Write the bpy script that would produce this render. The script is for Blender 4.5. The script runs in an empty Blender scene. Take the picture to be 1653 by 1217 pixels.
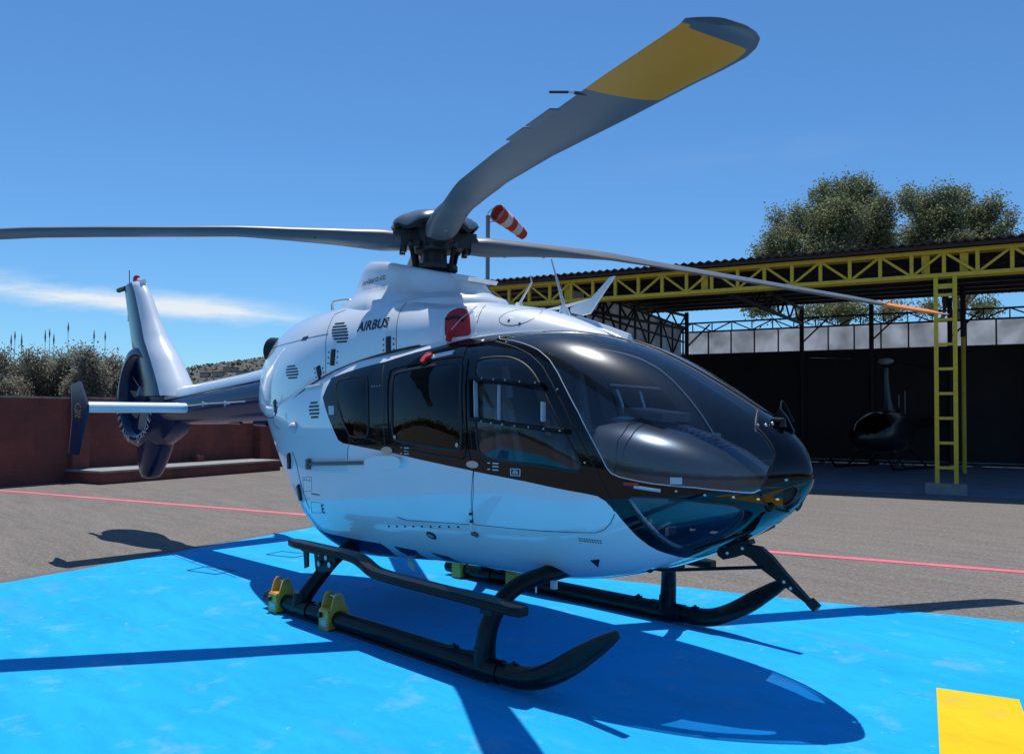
import bpy, bmesh, math, random, json
import numpy as np
from mathutils import Vector, Matrix
from mathutils.geometry import tessellate_polygon, delaunay_2d_cdt

# ============================================================ camera, sky, sun, exposure
sc = bpy.context.scene
col = sc.collection
CAM = np.array([5.261, -4.397, 1.626])
YAW, PITCH, ROLL, FPX, PY = 2.34711, 0.02492, 0.00497, 1285.77, 638.34
PW, PH = 1653.0, 1217.0
cam_d = bpy.data.cameras.new('camera')
cam = bpy.data.objects.new('camera', cam_d)
col.objects.link(cam)
fw = Vector((math.cos(PITCH)*math.cos(YAW), math.cos(PITCH)*math.sin(YAW), math.sin(PITCH)))
rt = Vector((math.sin(YAW), -math.cos(YAW), 0))
up = rt.cross(fw)
rt2 = math.cos(ROLL)*rt + math.sin(ROLL)*up
up2 = -math.sin(ROLL)*rt + math.cos(ROLL)*up
mw = Matrix((rt2, up2, -fw)).transposed().to_4x4()
mw.translation = Vector(CAM)
cam.matrix_world = mw
cam_d.sensor_fit = 'HORIZONTAL'
cam_d.sensor_width = 36.0
cam_d.lens = 36.0*FPX/PW
cam_d.shift_y = (PY-PH/2)/PW
cam_d.clip_start = 0.05
cam_d.clip_end = 6000
sc.camera = cam

SUN_AZ, SUN_EL = math.radians(146.46), math.radians(71.3)
SUN_STRENGTH, SKY_STRENGTH, EXPOSURE = 4.3, 0.098, 0.07
sun_d = bpy.data.lights.new('sun', 'SUN')
sun_d.energy = SUN_STRENGTH
sun_d.angle = math.radians(0.5)
sun_d.color = (1.0, 0.955, 0.89)
sun = bpy.data.objects.new('sun', sun_d)
col.objects.link(sun)
sdir = Vector((math.cos(SUN_EL)*math.cos(SUN_AZ), math.cos(SUN_EL)*math.sin(SUN_AZ), math.sin(SUN_EL)))
sun.rotation_euler = sdir.to_track_quat('Z', 'Y').to_euler()
sun.location = sdir*60

world = bpy.data.worlds.new('World')
sc.world = world
world.use_nodes = True
wn, wl = world.node_tree.nodes, world.node_tree.links
wn.clear()
w_out = wn.new('ShaderNodeOutputWorld')
w_bg = wn.new('ShaderNodeBackground')
w_bg.inputs['Strength'].default_value = SKY_STRENGTH
sky = wn.new('ShaderNodeTexSky')
sky.sky_type = 'NISHITA'
sky.sun_disc = False
sky.sun_elevation = SUN_EL
sky.sun_rotation = math.pi/2 - SUN_AZ
sky.altitude = 200
sky.air_density = 1.0
sky.dust_density = 0.15
sky.ozone_density = 4.0


def wmath(op, a, b=None, clamp=False):
    n = wn.new('ShaderNodeMath')
    n.operation = op
    n.use_clamp = clamp
    for i, s in enumerate((a, b)):
        if s is None:
            continue
        if isinstance(s, (int, float)):
            n.inputs[i].default_value = s
        else:
            wl.new(s, n.inputs[i])
    return n.outputs[0]


# a thin streak of cirrus low over the hills, laid out by compass bearing
w_tc = wn.new('ShaderNodeTexCoord')
w_rot = wn.new('ShaderNodeVectorRotate')
w_rot.rotation_type = 'Z_AXIS'
w_rot.inputs['Angle'].default_value = -2.34711
wl.new(w_tc.outputs['Generated'], w_rot.inputs['Vector'])
w_sep = wn.new('ShaderNodeSeparateXYZ')
wl.new(w_rot.outputs[0], w_sep.inputs[0])
w_x = wmath('MAXIMUM', w_sep.outputs[0], 0.05)
w_a = wmath('DIVIDE', w_sep.outputs[1], w_x)          # + is left of the bearing
w_e = wmath('DIVIDE', w_sep.outputs[2], w_x)
w_cmb = wn.new('ShaderNodeCombineXYZ')
wl.new(w_a, w_cmb.inputs[0])
wl.new(w_e, w_cmb.inputs[1])
w_map = wn.new('ShaderNodeMapping')
w_map.inputs['Scale'].default_value = (7.0, 34.0, 1.0)
w_map.inputs['Rotation'].default_value = (0, 0, -0.12)
wl.new(w_cmb.outputs[0], w_map.inputs[0])
w_noise = wn.new('ShaderNodeTexNoise')
w_noise.inputs['Scale'].default_value = 1.0
w_noise.inputs['Detail'].default_value = 7
w_noise.inputs['Roughness'].default_value = 0.62
wl.new(w_map.outputs[0], w_noise.inputs['Vector'])


def streak(slope, at0, width, amin, amax, gain):
    c = wmath('ADD', wmath('MULTIPLY', w_a, slope), at0)
    dist = wmath('ABSOLUTE', wmath('SUBTRACT', w_e, c))
    body = wmath('SUBTRACT', 1.0, wmath('DIVIDE', dist, width), True)
    fa = wmath('MULTIPLY', wmath('SUBTRACT', w_a, amin), 6.0, True)
    fb = wmath('MULTIPLY', wmath('SUBTRACT', amax, w_a), 6.0, True)
    nz = wmath('MULTIPLY', wmath('SUBTRACT', wmath('ADD', w_noise.outputs['Fac'], wmath('MULTIPLY', body, 0.45)), 0.60), 3.0, True)
    v = wmath('MULTIPLY', wmath('MULTIPLY', body, nz), wmath('MULTIPLY', fa, fb))
    return wmath('MULTIPLY', v, gain)


w_m = wmath('ADD', streak(0.098, 0.093, 0.027, 0.2, 0.74, 1.2), streak(0.02, 0.165, 0.012, 0.60, 0.95, 0.5))
w_m = wmath('ADD', w_m, streak(-0.10, 0.30, 0.05, -0.55, -0.05, 0.03), True)
w_mix = wn.new('ShaderNodeMix')
w_mix.data_type = 'RGBA'
w_mix.inputs[7].default_value = (7.6, 8.3, 9.0, 1)
wl.new(w_m, w_mix.inputs[0])
w_tint = wn.new('ShaderNodeMix')                      # a deep, clear blue as on the day
w_tint.data_type = 'RGBA'
w_tint.blend_type = 'MULTIPLY'
w_tint.inputs[0].default_value = 1.0
w_tint.inputs[7].default_value = (0.60, 0.98, 1.25, 1)
wl.new(sky.outputs[0], w_tint.inputs[6])
wl.new(w_tint.outputs[2], w_mix.inputs[6])
wl.new(w_mix.outputs[2], w_bg.inputs['Color'])
wl.new(w_bg.outputs[0], w_out.inputs['Surface'])

sc.view_settings.view_transform = 'Standard'
sc.view_settings.look = 'None'
sc.view_settings.exposure = EXPOSURE
sc.view_settings.gamma = 1.0
sc.view_settings.use_curve_mapping = False
sc.render.engine = 'CYCLES'
sc.cycles.transparent_max_bounces = 16
sc.cycles.max_bounces = 8
sc.cycles.caustics_reflective = False
sc.cycles.caustics_refractive = False
R = random.Random(7)

# ============================================================ materials


def mat(name, color, rough=0.5, metal=0.0, spec=0.5, coat=0.0, noise=None, bump=None, trans=0.0, coat_rough=0.03, coat_ior=1.5):
    m = bpy.data.materials.new(name)
    m.use_nodes = True
    nt = m.node_tree
    b = nt.nodes['Principled BSDF']
    b.inputs['Base Color'].default_value = (*color, 1)
    b.inputs['Roughness'].default_value = rough
    b.inputs['Metallic'].default_value = metal
    b.inputs['Specular IOR Level'].default_value = spec
    b.inputs['Coat Weight'].default_value = coat
    b.inputs['Coat Roughness'].default_value = coat_rough
    b.inputs['Coat IOR'].default_value = coat_ior
    tc = nt.nodes.new('ShaderNodeTexCoord')
    if noise:
        c2, scale, lo, hi = noise[:4]
        n = nt.nodes.new('ShaderNodeTexNoise')
        n.inputs['Scale'].default_value = scale
        n.inputs['Detail'].default_value = 6
        n.inputs['Roughness'].default_value = 0.6
        nt.links.new(tc.outputs['Object'], n.inputs['Vector'])
        r = nt.nodes.new('ShaderNodeMapRange')
        r.inputs[1].default_value = lo
        r.inputs[2].default_value = hi
        nt.links.new(n.outputs['Fac'], r.inputs[0])
        x = nt.nodes.new('ShaderNodeMix')
        x.data_type = 'RGBA'
        x.inputs[6].default_value = (*color, 1)
        x.inputs[7].default_value = (*c2, 1)
        nt.links.new(r.outputs[0], x.inputs[0])
        nt.links.new(x.outputs[2], b.inputs['Base Color'])
    if bump:
        scale, dist, st = bump
        n = nt.nodes.new('ShaderNodeTexNoise')
        n.inputs['Scale'].default_value = scale
        n.inputs['Detail'].default_value = 4
        nt.links.new(tc.outputs['Object'], n.inputs['Vector'])
        bp = nt.nodes.new('ShaderNodeBump')
        bp.inputs['Distance'].default_value = dist
        bp.inputs['Strength'].default_value = st
        nt.links.new(n.outputs['Fac'], bp.inputs['Height'])
        nt.links.new(bp.outputs[0], b.inputs['Normal'])
    return m


def glass(name, tint, haze=0.0, haze_rough=0.25, ior=1.5):
    m = bpy.data.materials.new(name)
    m.use_nodes = True
    nt = m.node_tree
    nt.nodes.clear()
    o = nt.nodes.new('ShaderNodeOutputMaterial')
    t = nt.nodes.new('ShaderNodeBsdfTransparent')
    t.inputs[0].default_value = (*tint, 1)
    g = nt.nodes.new('ShaderNodeBsdfGlossy')
    g.inputs['Roughness'].default_value = 0.008
    g.inputs['Color'].default_value = (1, 1, 1, 1)
    f = nt.nodes.new('ShaderNodeFresnel')
    geo = nt.nodes.new('ShaderNodeNewGeometry')           # a thin pane: the same reflection from either side
    e1 = nt.nodes.new('ShaderNodeMath'); e1.operation = 'MULTIPLY_ADD'
    e1.inputs[1].default_value = -2.0; e1.inputs[2].default_value = 1.0
    e2 = nt.nodes.new('ShaderNodeMath'); e2.operation = 'POWER'
    e2.inputs[0].default_value = ior
    nt.links.new(geo.outputs['Backfacing'], e1.inputs[0])
    nt.links.new(e1.outputs[0], e2.inputs[1])
    nt.links.new(e2.outputs[0], f.inputs['IOR'])
    mx = nt.nodes.new('ShaderNodeMixShader')
    base = t.outputs[0]
    if haze > 0:
        h = nt.nodes.new('ShaderNodeBsdfGlossy')
        h.inputs['Roughness'].default_value = haze_rough
        h.inputs['Color'].default_value = (0.8, 0.85, 0.9, 1)
        hm = nt.nodes.new('ShaderNodeMixShader')
        tc = nt.nodes.new('ShaderNodeTexCoord')
        n = nt.nodes.new('ShaderNodeTexNoise')
        n.inputs['Scale'].default_value = 160
        n.inputs['Detail'].default_value = 5
        nt.links.new(tc.outputs['Object'], n.inputs['Vector'])
        r = nt.nodes.new('ShaderNodeMapRange')
        r.inputs[1].default_value = 0.3
        r.inputs[2].default_value = 0.75
        r.inputs[3].default_value = haze*0.85
        r.inputs[4].default_value = haze*1.2
        nt.links.new(n.outputs['Fac'], r.inputs[0])
        nt.links.new(r.outputs[0], hm.inputs[0])
        nt.links.new(t.outputs[0], hm.inputs[1])
        nt.links.new(h.outputs[0], hm.inputs[2])
        base = hm.outputs[0]
    nt.links.new(f.outputs[0], mx.inputs[0])
    nt.links.new(base, mx.inputs[1])
    nt.links.new(g.outputs[0], mx.inputs[2])
    nt.links.new(mx.outputs[0], o.inputs[0])
    return m


def asphalt_mat():
    m = mat('asphalt', (0.155, 0.142, 0.130), 0.93, spec=0.25)
    nt = m.node_tree
    b = nt.nodes['Principled BSDF']
    tc = nt.nodes['Texture Coordinate']
    mp = nt.nodes.new('ShaderNodeMapping')
    mp.inputs['Rotation'].default_value = (0, 0, math.radians(-35))
    mp.inputs['Scale'].default_value = (0.32, 2.0, 1)
    nt.links.new(tc.outputs['Object'], mp.inputs[0])
    prev = None
    for sc_, lo, hi, c, vec in ((0.5, .35, .7, (0.215, 0.190, 0.165), mp.outputs[0]), (2.6, .42, .72, (0.122, 0.110, 0.098), mp.outputs[0]),
                                (70, .48, .74, (0.245, 0.23, 0.212), tc.outputs['Object']), (110, .52, .72, (0.085, 0.08, 0.075), tc.outputs['Object']),
                                (9, .58, .74, (0.24, 0.215, 0.19), mp.outputs[0]), (22, .5, .72, (0.29, 0.262, 0.232), tc.outputs['Object']), (34, .52, .70, (0.075, 0.069, 0.063), tc.outputs['Object'])):
        n = nt.nodes.new('ShaderNodeTexNoise')
        n.inputs['Scale'].default_value = sc_
        n.inputs['Detail'].default_value = 5
        n.inputs['Roughness'].default_value = 0.65
        nt.links.new(vec, n.inputs['Vector'])
        r = nt.nodes.new('ShaderNodeMapRange')
        r.inputs[1].default_value = lo
        r.inputs[2].default_value = hi
        nt.links.new(n.outputs['Fac'], r.inputs[0])
        x = nt.nodes.new('ShaderNodeMix')
        x.data_type = 'RGBA'
        nt.links.new(r.outputs[0], x.inputs[0])
        if prev is None:
            x.inputs[6].default_value = (0.172, 0.152, 0.134, 1)
        else:
            nt.links.new(prev, x.inputs[6])
        x.inputs[7].default_value = (*c, 1)
        prev = x.outputs[2]
    nt.links.new(prev, b.inputs['Base Color'])
    n = nt.nodes.new('ShaderNodeTexNoise')
    n.inputs['Scale'].default_value = 90
    n.inputs['Detail'].default_value = 3
    nt.links.new(tc.outputs['Object'], n.inputs['Vector'])
    bp = nt.nodes.new('ShaderNodeBump')
    bp.inputs['Distance'].default_value = 0.006
    bp.inputs['Strength'].default_value = 0.7
    nt.links.new(n.outputs['Fac'], bp.inputs['Height'])
    nt.links.new(bp.outputs[0], b.inputs['Normal'])
    return m


def paint_mat(name, c, dirt, wear, rough=0.75):
    m = mat(name, c, rough, spec=0.12)
    nt = m.node_tree
    b = nt.nodes['Principled BSDF']
    tc = nt.nodes['Texture Coordinate']
    mp = nt.nodes.new('ShaderNodeMapping')
    mp.inputs['Rotation'].default_value = (0, 0, math.radians(-20))
    mp.inputs['Scale'].default_value = (0.5, 1.4, 1)
    nt.links.new(tc.outputs['Object'], mp.inputs[0])
    prev = None
    light = tuple(min(1, x*1.25+0.012) for x in c)
    dark = tuple(x*0.72 for x in c)
    for s_, lo, hi, cc, k, vec in ((0.9, .38, .72, light, .8, mp.outputs[0]), (3.5, .45, .75, dark, .55, mp.outputs[0]), (1.1, .56, .68, dirt, .34, mp.outputs[0]),
                                   (2.3, .56, .68, tuple(.5*a+.5*q for a, q in zip(wear, dirt)), .42, tc.outputs['Object']), (16, .62, .74, dark, .5, tc.outputs['Object']), (5.5, .66, .70, wear, .6, tc.outputs['Object']), (60, .66, .74, (0.03, 0.05, 0.07), .5, tc.outputs['Object'])):
        n = nt.nodes.new('ShaderNodeTexNoise')
        n.inputs['Scale'].default_value = s_
        n.inputs['Detail'].default_value = 7
        n.inputs['Roughness'].default_value = 0.68
        nt.links.new(vec, n.inputs['Vector'])
        r = nt.nodes.new('ShaderNodeMapRange')
        r.inputs[1].default_value = lo
        r.inputs[2].default_value = hi
        r.inputs[4].default_value = k
        nt.links.new(n.outputs['Fac'], r.inputs[0])
        x = nt.nodes.new('ShaderNodeMix')
        x.data_type = 'RGBA'
        nt.links.new(r.outputs[0], x.inputs[0])
        if prev is None:
            x.inputs[6].default_value = (*c, 1)
        else:
            nt.links.new(prev, x.inputs[6])
        x.inputs[7].default_value = (*cc, 1)
        prev = x.outputs[2]
    nt.links.new(prev, b.inputs['Base Color'])
    n = nt.nodes.new('ShaderNodeTexNoise')
    n.inputs['Scale'].default_value = 55
    nt.links.new(tc.outputs['Object'], n.inputs['Vector'])
    bp = nt.nodes.new('ShaderNodeBump')
    bp.inputs['Distance'].default_value = 0.003
    bp.inputs['Strength'].default_value = 0.5
    nt.links.new(n.outputs['Fac'], bp.inputs['Height'])
    nt.links.new(bp.outputs[0], b.inputs['Normal'])
    return m


M = {}
M['asphalt'] = asphalt_mat()
M['pad'] = paint_mat('blue_pad_paint', (0.007, 0.355, 0.72), (0.13, 0.31, 0.48), (0.26, 0.54, 0.76))
M['yellow_mark'] = paint_mat('yellow_marking_paint', (0.72, 0.49, 0.010), (0.42, 0.27, 0.06), (0.6, 0.45, 0.2))
M['red_line'] = paint_mat('red_line_paint', (0.76, 0.16, 0.21), (0.5, 0.16, 0.18), (0.55, 0.2, 0.2))
M['tar'] = mat('tar_strip', (0.105, 0.10, 0.098), 0.9, noise=((0.15, 0.14, 0.13), 5, .35, .7))
M['white'] = mat('white_paint', (0.78, 0.85, 0.89), 0.30, coat=1.0, coat_ior=1.75, noise=((0.74, 0.80, 0.835), 2.2, .45, .8), bump=(3.0, 0.004, 0.08))
M['black'] = mat('black_gloss_paint', (0.003, 0.004, 0.006), 0.03, spec=0.42, coat=0.0, bump=(2.4, 0.003, 0.10))
M['navy'] = mat('navy_paint', (0.004, 0.018, 0.065), 0.20, spec=0.34, coat=0.0, bump=(3.0, 0.003, 0.10))
M['lining'] = mat('cabin_lining', (0.22, 0.23, 0.25), 0.85)
M['dark_lining'] = mat('dark_cabin_lining', (0.02, 0.021, 0.024), 0.9)
M['hood'] = mat('instrument_hood', (0.055, 0.058, 0.062), 0.27, spec=.9, noise=((0.045, 0.048, 0.052), 30, .4, .7))
M['seat'] = mat('seat_fabric', (0.14, 0.15, 0.165), 0.8, noise=((0.05, 0.055, 0.06), 8, .4, .7))
M['belt'] = mat('seat_belt', (0.16, 0.17, 0.18), 0.7)
M['clear'] = glass('clear_glass', (0.80, 0.87, 0.94), 0.02, 0.22, ior=1.5)
M['shield'] = glass('windshield_glass', (0.54, 0.62, 0.73), 0.035, 0.25, ior=1.58)
M['tinted'] = glass('tinted_glass', (0.035, 0.04, 0.05), 0.0, ior=1.42)
M['blade'] = mat('blade_grey', (0.10, 0.115, 0.13), 0.42, noise=((0.14, 0.15, 0.16), 2.0, .45, .75))
M['blade_yellow'] = mat('blade_tip_yellow', (0.80, 0.30, 0.008), 0.5, noise=((0.66, 0.27, 0.02), 8, .45, .7))
M['hub'] = mat('hub_metal', (0.045, 0.047, 0.05), 0.45, 0.4)
M['hub_cap'] = mat('hub_cap_paint', (0.10, 0.115, 0.13), 0.30, 0.3, coat=0.5)
M['black_metal'] = mat('black_metal', (0.005, 0.006, 0.008), 0.34, 0.0, spec=.25, noise=((0.010, 0.011, 0.013), 9, .45, .75))
M['rubber'] = mat('rubber', (0.012, 0.012, 0.013), 0.55)
M['steel'] = mat('bare_steel', (0.55, 0.56, 0.57), 0.3, 0.9)
M['bronze'] = mat('brass_fitting', (0.85, 0.44, 0.07), 0.38, 0.1, noise=((0.66, 0.33, 0.06), 14, .45, .75))
M['brown_rail'] = mat('worn_rail', (0.17, 0.14, 0.12), 0.5, 0.3)
M['red_cover'] = mat('red_cover_fabric', (0.60, 0.030, 0.035), 0.75, noise=((0.48, 0.025, 0.03), 14, .4, .7), bump=(20, 0.01, .4))
M['red_plastic'] = mat('red_plastic', (0.5, 0.03, 0.03), 0.4)
M['ink'] = mat('black_lettering', (0.008, 0.009, 0.012), 0.4)
M['white_ink'] = mat('white_lettering', (0.75, 0.76, 0.78), 0.4)
M['silver_tape'] = mat('silver_tape', (0.55, 0.57, 0.60), 0.45)
M['lens'] = mat('lamp_lens', (0.003, 0.003, 0.004), 0.5, spec=.2)
M['gap'] = mat('panel_gap', (0.035, 0.04, 0.05), 0.7)
M['red_lens'] = mat('red_beacon_lens', (0.42, 0.012, 0.012), 0.12, coat=1)
M['yellow_steel'] = mat('yellow_steel', (0.74, 0.52, 0.025), 0.5, noise=((0.60, 0.41, 0.03), 7, .45, .75))
M['dark_steel'] = mat('dark_steel', (0.012, 0.012, 0.014), 0.6)
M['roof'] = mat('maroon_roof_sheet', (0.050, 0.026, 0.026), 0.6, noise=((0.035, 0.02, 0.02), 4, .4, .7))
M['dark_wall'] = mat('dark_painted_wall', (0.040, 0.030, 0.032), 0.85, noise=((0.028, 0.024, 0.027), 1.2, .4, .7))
M['floor'] = mat('shed_floor_paint', (0.17, 0.23, 0.32), 0.7, noise=((0.12, 0.17, 0.24), 1.5, .4, .7))
M['concrete'] = mat('concrete', (0.30, 0.30, 0.29), 0.9, noise=((0.22, 0.22, 0.22), 6, .4, .7), bump=(25, .01, .4))
M['brick_paint'] = mat('red_wall_paint', (0.225, 0.066, 0.050), 0.9, noise=((0.125, 0.045, 0.040), 1.1, .38, .68), bump=(9, .02, .35))
nt_ = M['brick_paint'].node_tree
b_ = nt_.nodes['Principled BSDF']
bk_ = nt_.nodes.new('ShaderNodeTexBrick')
vm_ = nt_.nodes.new('ShaderNodeVectorMath'); vm_.operation = 'DOT_PRODUCT'
dv_ = Vector((math.sin(YAW), -math.cos(YAW), 0))*.47+Vector((math.cos(YAW), math.sin(YAW), 0))*.883
vm_.inputs[1].default_value = dv_.normalized()
sx2_ = nt_.nodes.new('ShaderNodeSeparateXYZ'); cb_ = nt_.nodes.new('ShaderNodeCombineXYZ')
nt_.links.new(nt_.nodes['Texture Coordinate'].outputs['Object'], vm_.inputs[0])
nt_.links.new(nt_.nodes['Texture Coordinate'].outputs['Object'], sx2_.inputs[0])
nt_.links.new(vm_.outputs['Value'], cb_.inputs[0]); nt_.links.new(sx2_.outputs[2], cb_.inputs[1])
nt_.links.new(cb_.outputs[0], bk_.inputs['Vector'])
bk_.inputs['Scale'].default_value = 1.0
bk_.inputs['Brick Width'].default_value = .42
bk_.inputs['Row Height'].default_value = .205
bk_.inputs['Mortar Size'].default_value = .012
bk_.inputs['Color1'].default_value = (1, 1, 1, 1); bk_.inputs['Color2'].default_value = (.93, .93, .93, 1); bk_.inputs['Mortar'].default_value = (.86, .85, .85, 1)
ml_ = nt_.nodes.new('ShaderNodeMix'); ml_.data_type = 'RGBA'; ml_.blend_type = 'MULTIPLY'; ml_.inputs[0].default_value = 1.0
nt_.links.new(b_.inputs['Base Color'].links[0].from_socket, ml_.inputs[6]); nt_.links.new(bk_.outputs['Color'], ml_.inputs[7]); nt_.links.new(ml_.outputs[2], b_.inputs['Base Color'])
M['pale_cap'] = mat('wall_cap', (0.36, 0.30, 0.26), 0.9, noise=((0.2, 0.14, 0.12), 4, .4, .7))
M['bark'] = mat('bark', (0.16, 0.13, 0.11), 0.9, noise=((0.10, 0.08, 0.07), 6, .4, .7))
M['plume'] = mat('reed_plume', (0.24, 0.20, 0.17), 0.9)
M['sock_red'] = mat('sock_red', (0.62, 0.055, 0.025), 0.7)
M['sock_white'] = mat('sock_white', (0.75, 0.75, 0.76), 0.7)
M['grey_pole'] = mat('galvanised_pole', (0.22, 0.23, 0.24), 0.5, 0.4)
M['hill'] = mat('scrub_hillside', (0.105, 0.095, 0.075), 0.95, noise=((0.05, 0.06, 0.045), 0.09, .42, .62))
M['scrub'] = mat('scrub', (0.055, 0.062, 0.045), 0.9)
M['house_wall'] = mat('far_house_wall', (0.42, 0.36, 0.30), 0.9)


def translucent(name, c, k=.8):
    m = bpy.data.materials.new(name)
    m.use_nodes = True
    nt = m.node_tree
    nt.nodes.clear()
    o = nt.nodes.new('ShaderNodeOutputMaterial')
    d = nt.nodes.new('ShaderNodeBsdfDiffuse')
    t = nt.nodes.new('ShaderNodeBsdfTranslucent')
    tc = nt.nodes.new('ShaderNodeTexCoord')
    n = nt.nodes.new('ShaderNodeTexNoise')
    n.inputs['Scale'].default_value = 1.3
    n.inputs['Detail'].default_value = 5
    nt.links.new(tc.outputs['Object'], n.inputs['Vector'])
    x = nt.nodes.new('ShaderNodeMix')
    x.data_type = 'RGBA'
    x.inputs[6].default_value = (*c, 1)
    x.inputs[7].default_value = (*[q*.62 for q in c], 1)
    r = nt.nodes.new('ShaderNodeMapRange')
    r.inputs[1].default_value = .35
    r.inputs[2].default_value = .7
    nt.links.new(n.outputs['Fac'], r.inputs[0])
    nt.links.new(r.outputs[0], x.inputs[0])
    nt.links.new(x.outputs[2], d.inputs[0])
    nt.links.new(x.outputs[2], t.inputs[0])
    mx = nt.nodes.new('ShaderNodeMixShader')
    mx.inputs[0].default_value = k
    nt.links.new(d.outputs[0], mx.inputs[1])
    nt.links.new(t.outputs[0], mx.inputs[2])
    nt.links.new(mx.outputs[0], o.inputs[0])
    return m


M['leaf_a'] = translucent('olive_leaf', (0.20, 0.235, 0.115), .55)
M['leaf_b'] = translucent('light_olive_leaf', (0.34, 0.365, 0.21), .55)
M['leaf_s'] = translucent('silvery_leaf', (0.44, 0.43, 0.35), .5)
M['leaf_t'] = translucent('grey_olive_leaf', (0.27, 0.275, 0.20), .5)
M['leaf_c'] = translucent('dry_leaf', (0.25, 0.225, 0.17), .35)
M['poly_panel'] = translucent('translucent_panel', (0.90, 0.92, 0.94))

# ============================================================ helpers


def tag(o, label=None, cat=None, group=None, kind=None):
    if label: o['label'] = label
    if cat: o['category'] = cat
    if group: o['group'] = group
    if kind: o['kind'] = kind
    return o


def empty(name, loc=(0, 0, 0), label=None, cat=None, group=None):
    o = bpy.data.objects.new(name, None)
    o.empty_display_size = 0.3
    o.location = loc
    col.objects.link(o)
    return tag(o, label, cat, group)


class MB:
    def __init__(s):
        s.v, s.f, s.m, s.mats = [], [], [], []

    def mi(s, m):
        if m not in s.mats: s.mats.append(m)
        return s.mats.index(m)

    def add(s, vs, fs, m):
        b = len(s.v)
        k = s.mi(m)
        s.v += [tuple(float(c) for c in p) for p in vs]
        for f in fs:
            s.f.append([b+i for i in f])
            s.m.append(k)

    def box(s, c, d, m, X=None, Y=None, Z=None):
        X = Vector(X or (1, 0, 0)).normalized(); Y = Vector(Y or (0, 1, 0)).normalized(); Z = Vector(Z or (0, 0, 1)).normalized()
        c = Vector(c)
        vs = [c+X*(d[0]/2*i)+Y*(d[1]/2*j)+Z*(d[2]/2*k) for k in (-1, 1) for j in (-1, 1) for i in (-1, 1)]
        s.add(vs, [(0, 2, 3, 1), (4, 5, 7, 6), (0, 1, 5, 4), (2, 6, 7, 3), (0, 4, 6, 2), (1, 3, 7, 5)], m)

    def bar(s, a, b, w, h, m, upv=(0, 0, 1)):
        a, b = Vector(a), Vector(b)
        X = b-a
        L = X.length
        X.normalize()
        Y = Vector(upv).cross(X)
        if Y.length < 1e-4: Y = Vector((1, 0, 0)).cross(X)
        Y.normalize()
        s.box((a+b)/2, (L, w, h), m, X, Y, X.cross(Y))

    def rings(s, rs, m, closed=True, cap0=True, cap1=True):
        n = len(rs[0])
        vs = [p for r in rs for p in r]
        fs = []
        for i in range(len(rs)-1):
            for j in range(n if closed else n-1):
                k = (j+1) % n
                fs.append((i*n+j, i*n+k, (i+1)*n+k, (i+1)*n+j))
        if cap0 and closed: fs.append(tuple(range(n-1, -1, -1)))
        if cap1 and closed: fs.append(tuple((len(rs)-1)*n+j for j in range(n)))
        s.add(vs, fs, m)

    def tube(s, path, r, m, n=12, sx=1.0, upv=None):
        P = [Vector(p) for p in path]
        rs = []
        pu = None
        for i, p in enumerate(P):
            t = (P[min(i+1, len(P)-1)]-P[max(i-1, 0)]).normalized()
            u = Vector(upv) if upv else (pu if pu else (Vector((0, 0, 1)) if abs(t.z) < .9 else Vector((1, 0, 0))))
            u = (u-t*u.dot(t)).normalized()
            pu = u
            w = t.cross(u)
            rr = r[i] if isinstance(r, (list, tuple)) else r
            rs.append([p+(u*math.cos(a)+w*math.sin(a)*sx)*rr for a in [2*math.pi*k/n for k in range(n)]])
        s.rings(rs, m)

    def prism(s, poly, frame, t0, t1, m):
        """poly in 2-D; frame(u,v,t)->3-D"""
        n = len(poly)
        ar = sum(poly[i][0]*poly[(i+1) % n][1]-poly[(i+1) % n][0]*poly[i][1] for i in range(n))
        if ar < 0: poly = poly[::-1]
        vs = [frame(u, v, t0) for u, v in poly]+[frame(u, v, t1) for u, v in poly]
        fs = [(j, (j+1) % n, n+(j+1) % n, n+j) for j in range(n)]
        tess = tessellate_polygon([[Vector((u, v, 0)) for u, v in poly]])
        for t in tess:
            fs.append(tuple(t))
            fs.append(tuple(n+i for i in t[::-1]))
        s.add(vs, fs, m)

    def sphere(s, c, r, m, n=16, k=9, sq=(1, 1, 1)):
        rs = [[(c[0]+r*sq[0]*math.sin(th)*math.cos(a), c[1]+r*sq[1]*math.sin(th)*math.sin(a), c[2]+r*sq[2]*math.cos(th)) for a in [2*math.pi*j/n for j in range(n)]] for th in [math.pi*(0.02+.96*i/(k-1)) for i in range(k)]]
        s.rings(rs, m)

    def build(s, name, parent=None, smooth=True, angle=35, fix=True, normals=None):
        me = bpy.data.meshes.new(name)
        me.from_pydata(s.v, [], s.f)
        for m in s.mats: me.materials.append(m)
        me.polygons.foreach_set('material_index', s.m)
        if fix:
            bm = bmesh.new()
            bm.from_mesh(me)
            bmesh.ops.recalc_face_normals(bm, faces=bm.faces)
            bm.to_mesh(me)
            bm.free()
        if smooth:
            me.polygons.foreach_set('use_smooth', [True]*len(me.polygons))
            if normals is not None: me.normals_split_custom_set_from_vertices(normals)
            elif angle: me.set_sharp_from_angle(angle=math.radians(angle))
        o = bpy.data.objects.new(name, me)
        col.objects.link(o)
        if parent:
            o.parent = parent
            if parent.type == 'EMPTY': o.matrix_parent_inverse = Matrix.Translation(-Vector(parent.location))
        return o


fh = Vector((math.cos(YAW), math.sin(YAW), 0))
rh = Vector((math.sin(YAW), -math.cos(YAW), 0))
C0 = Vector((CAM[0], CAM[1], 0))


def LD(L, D, z=0.0):
    """a place L metres right of and D metres along the view's bearing"""
    p = C0+rh*L+fh*D
    return Vector((p.x, p.y, z))


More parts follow.
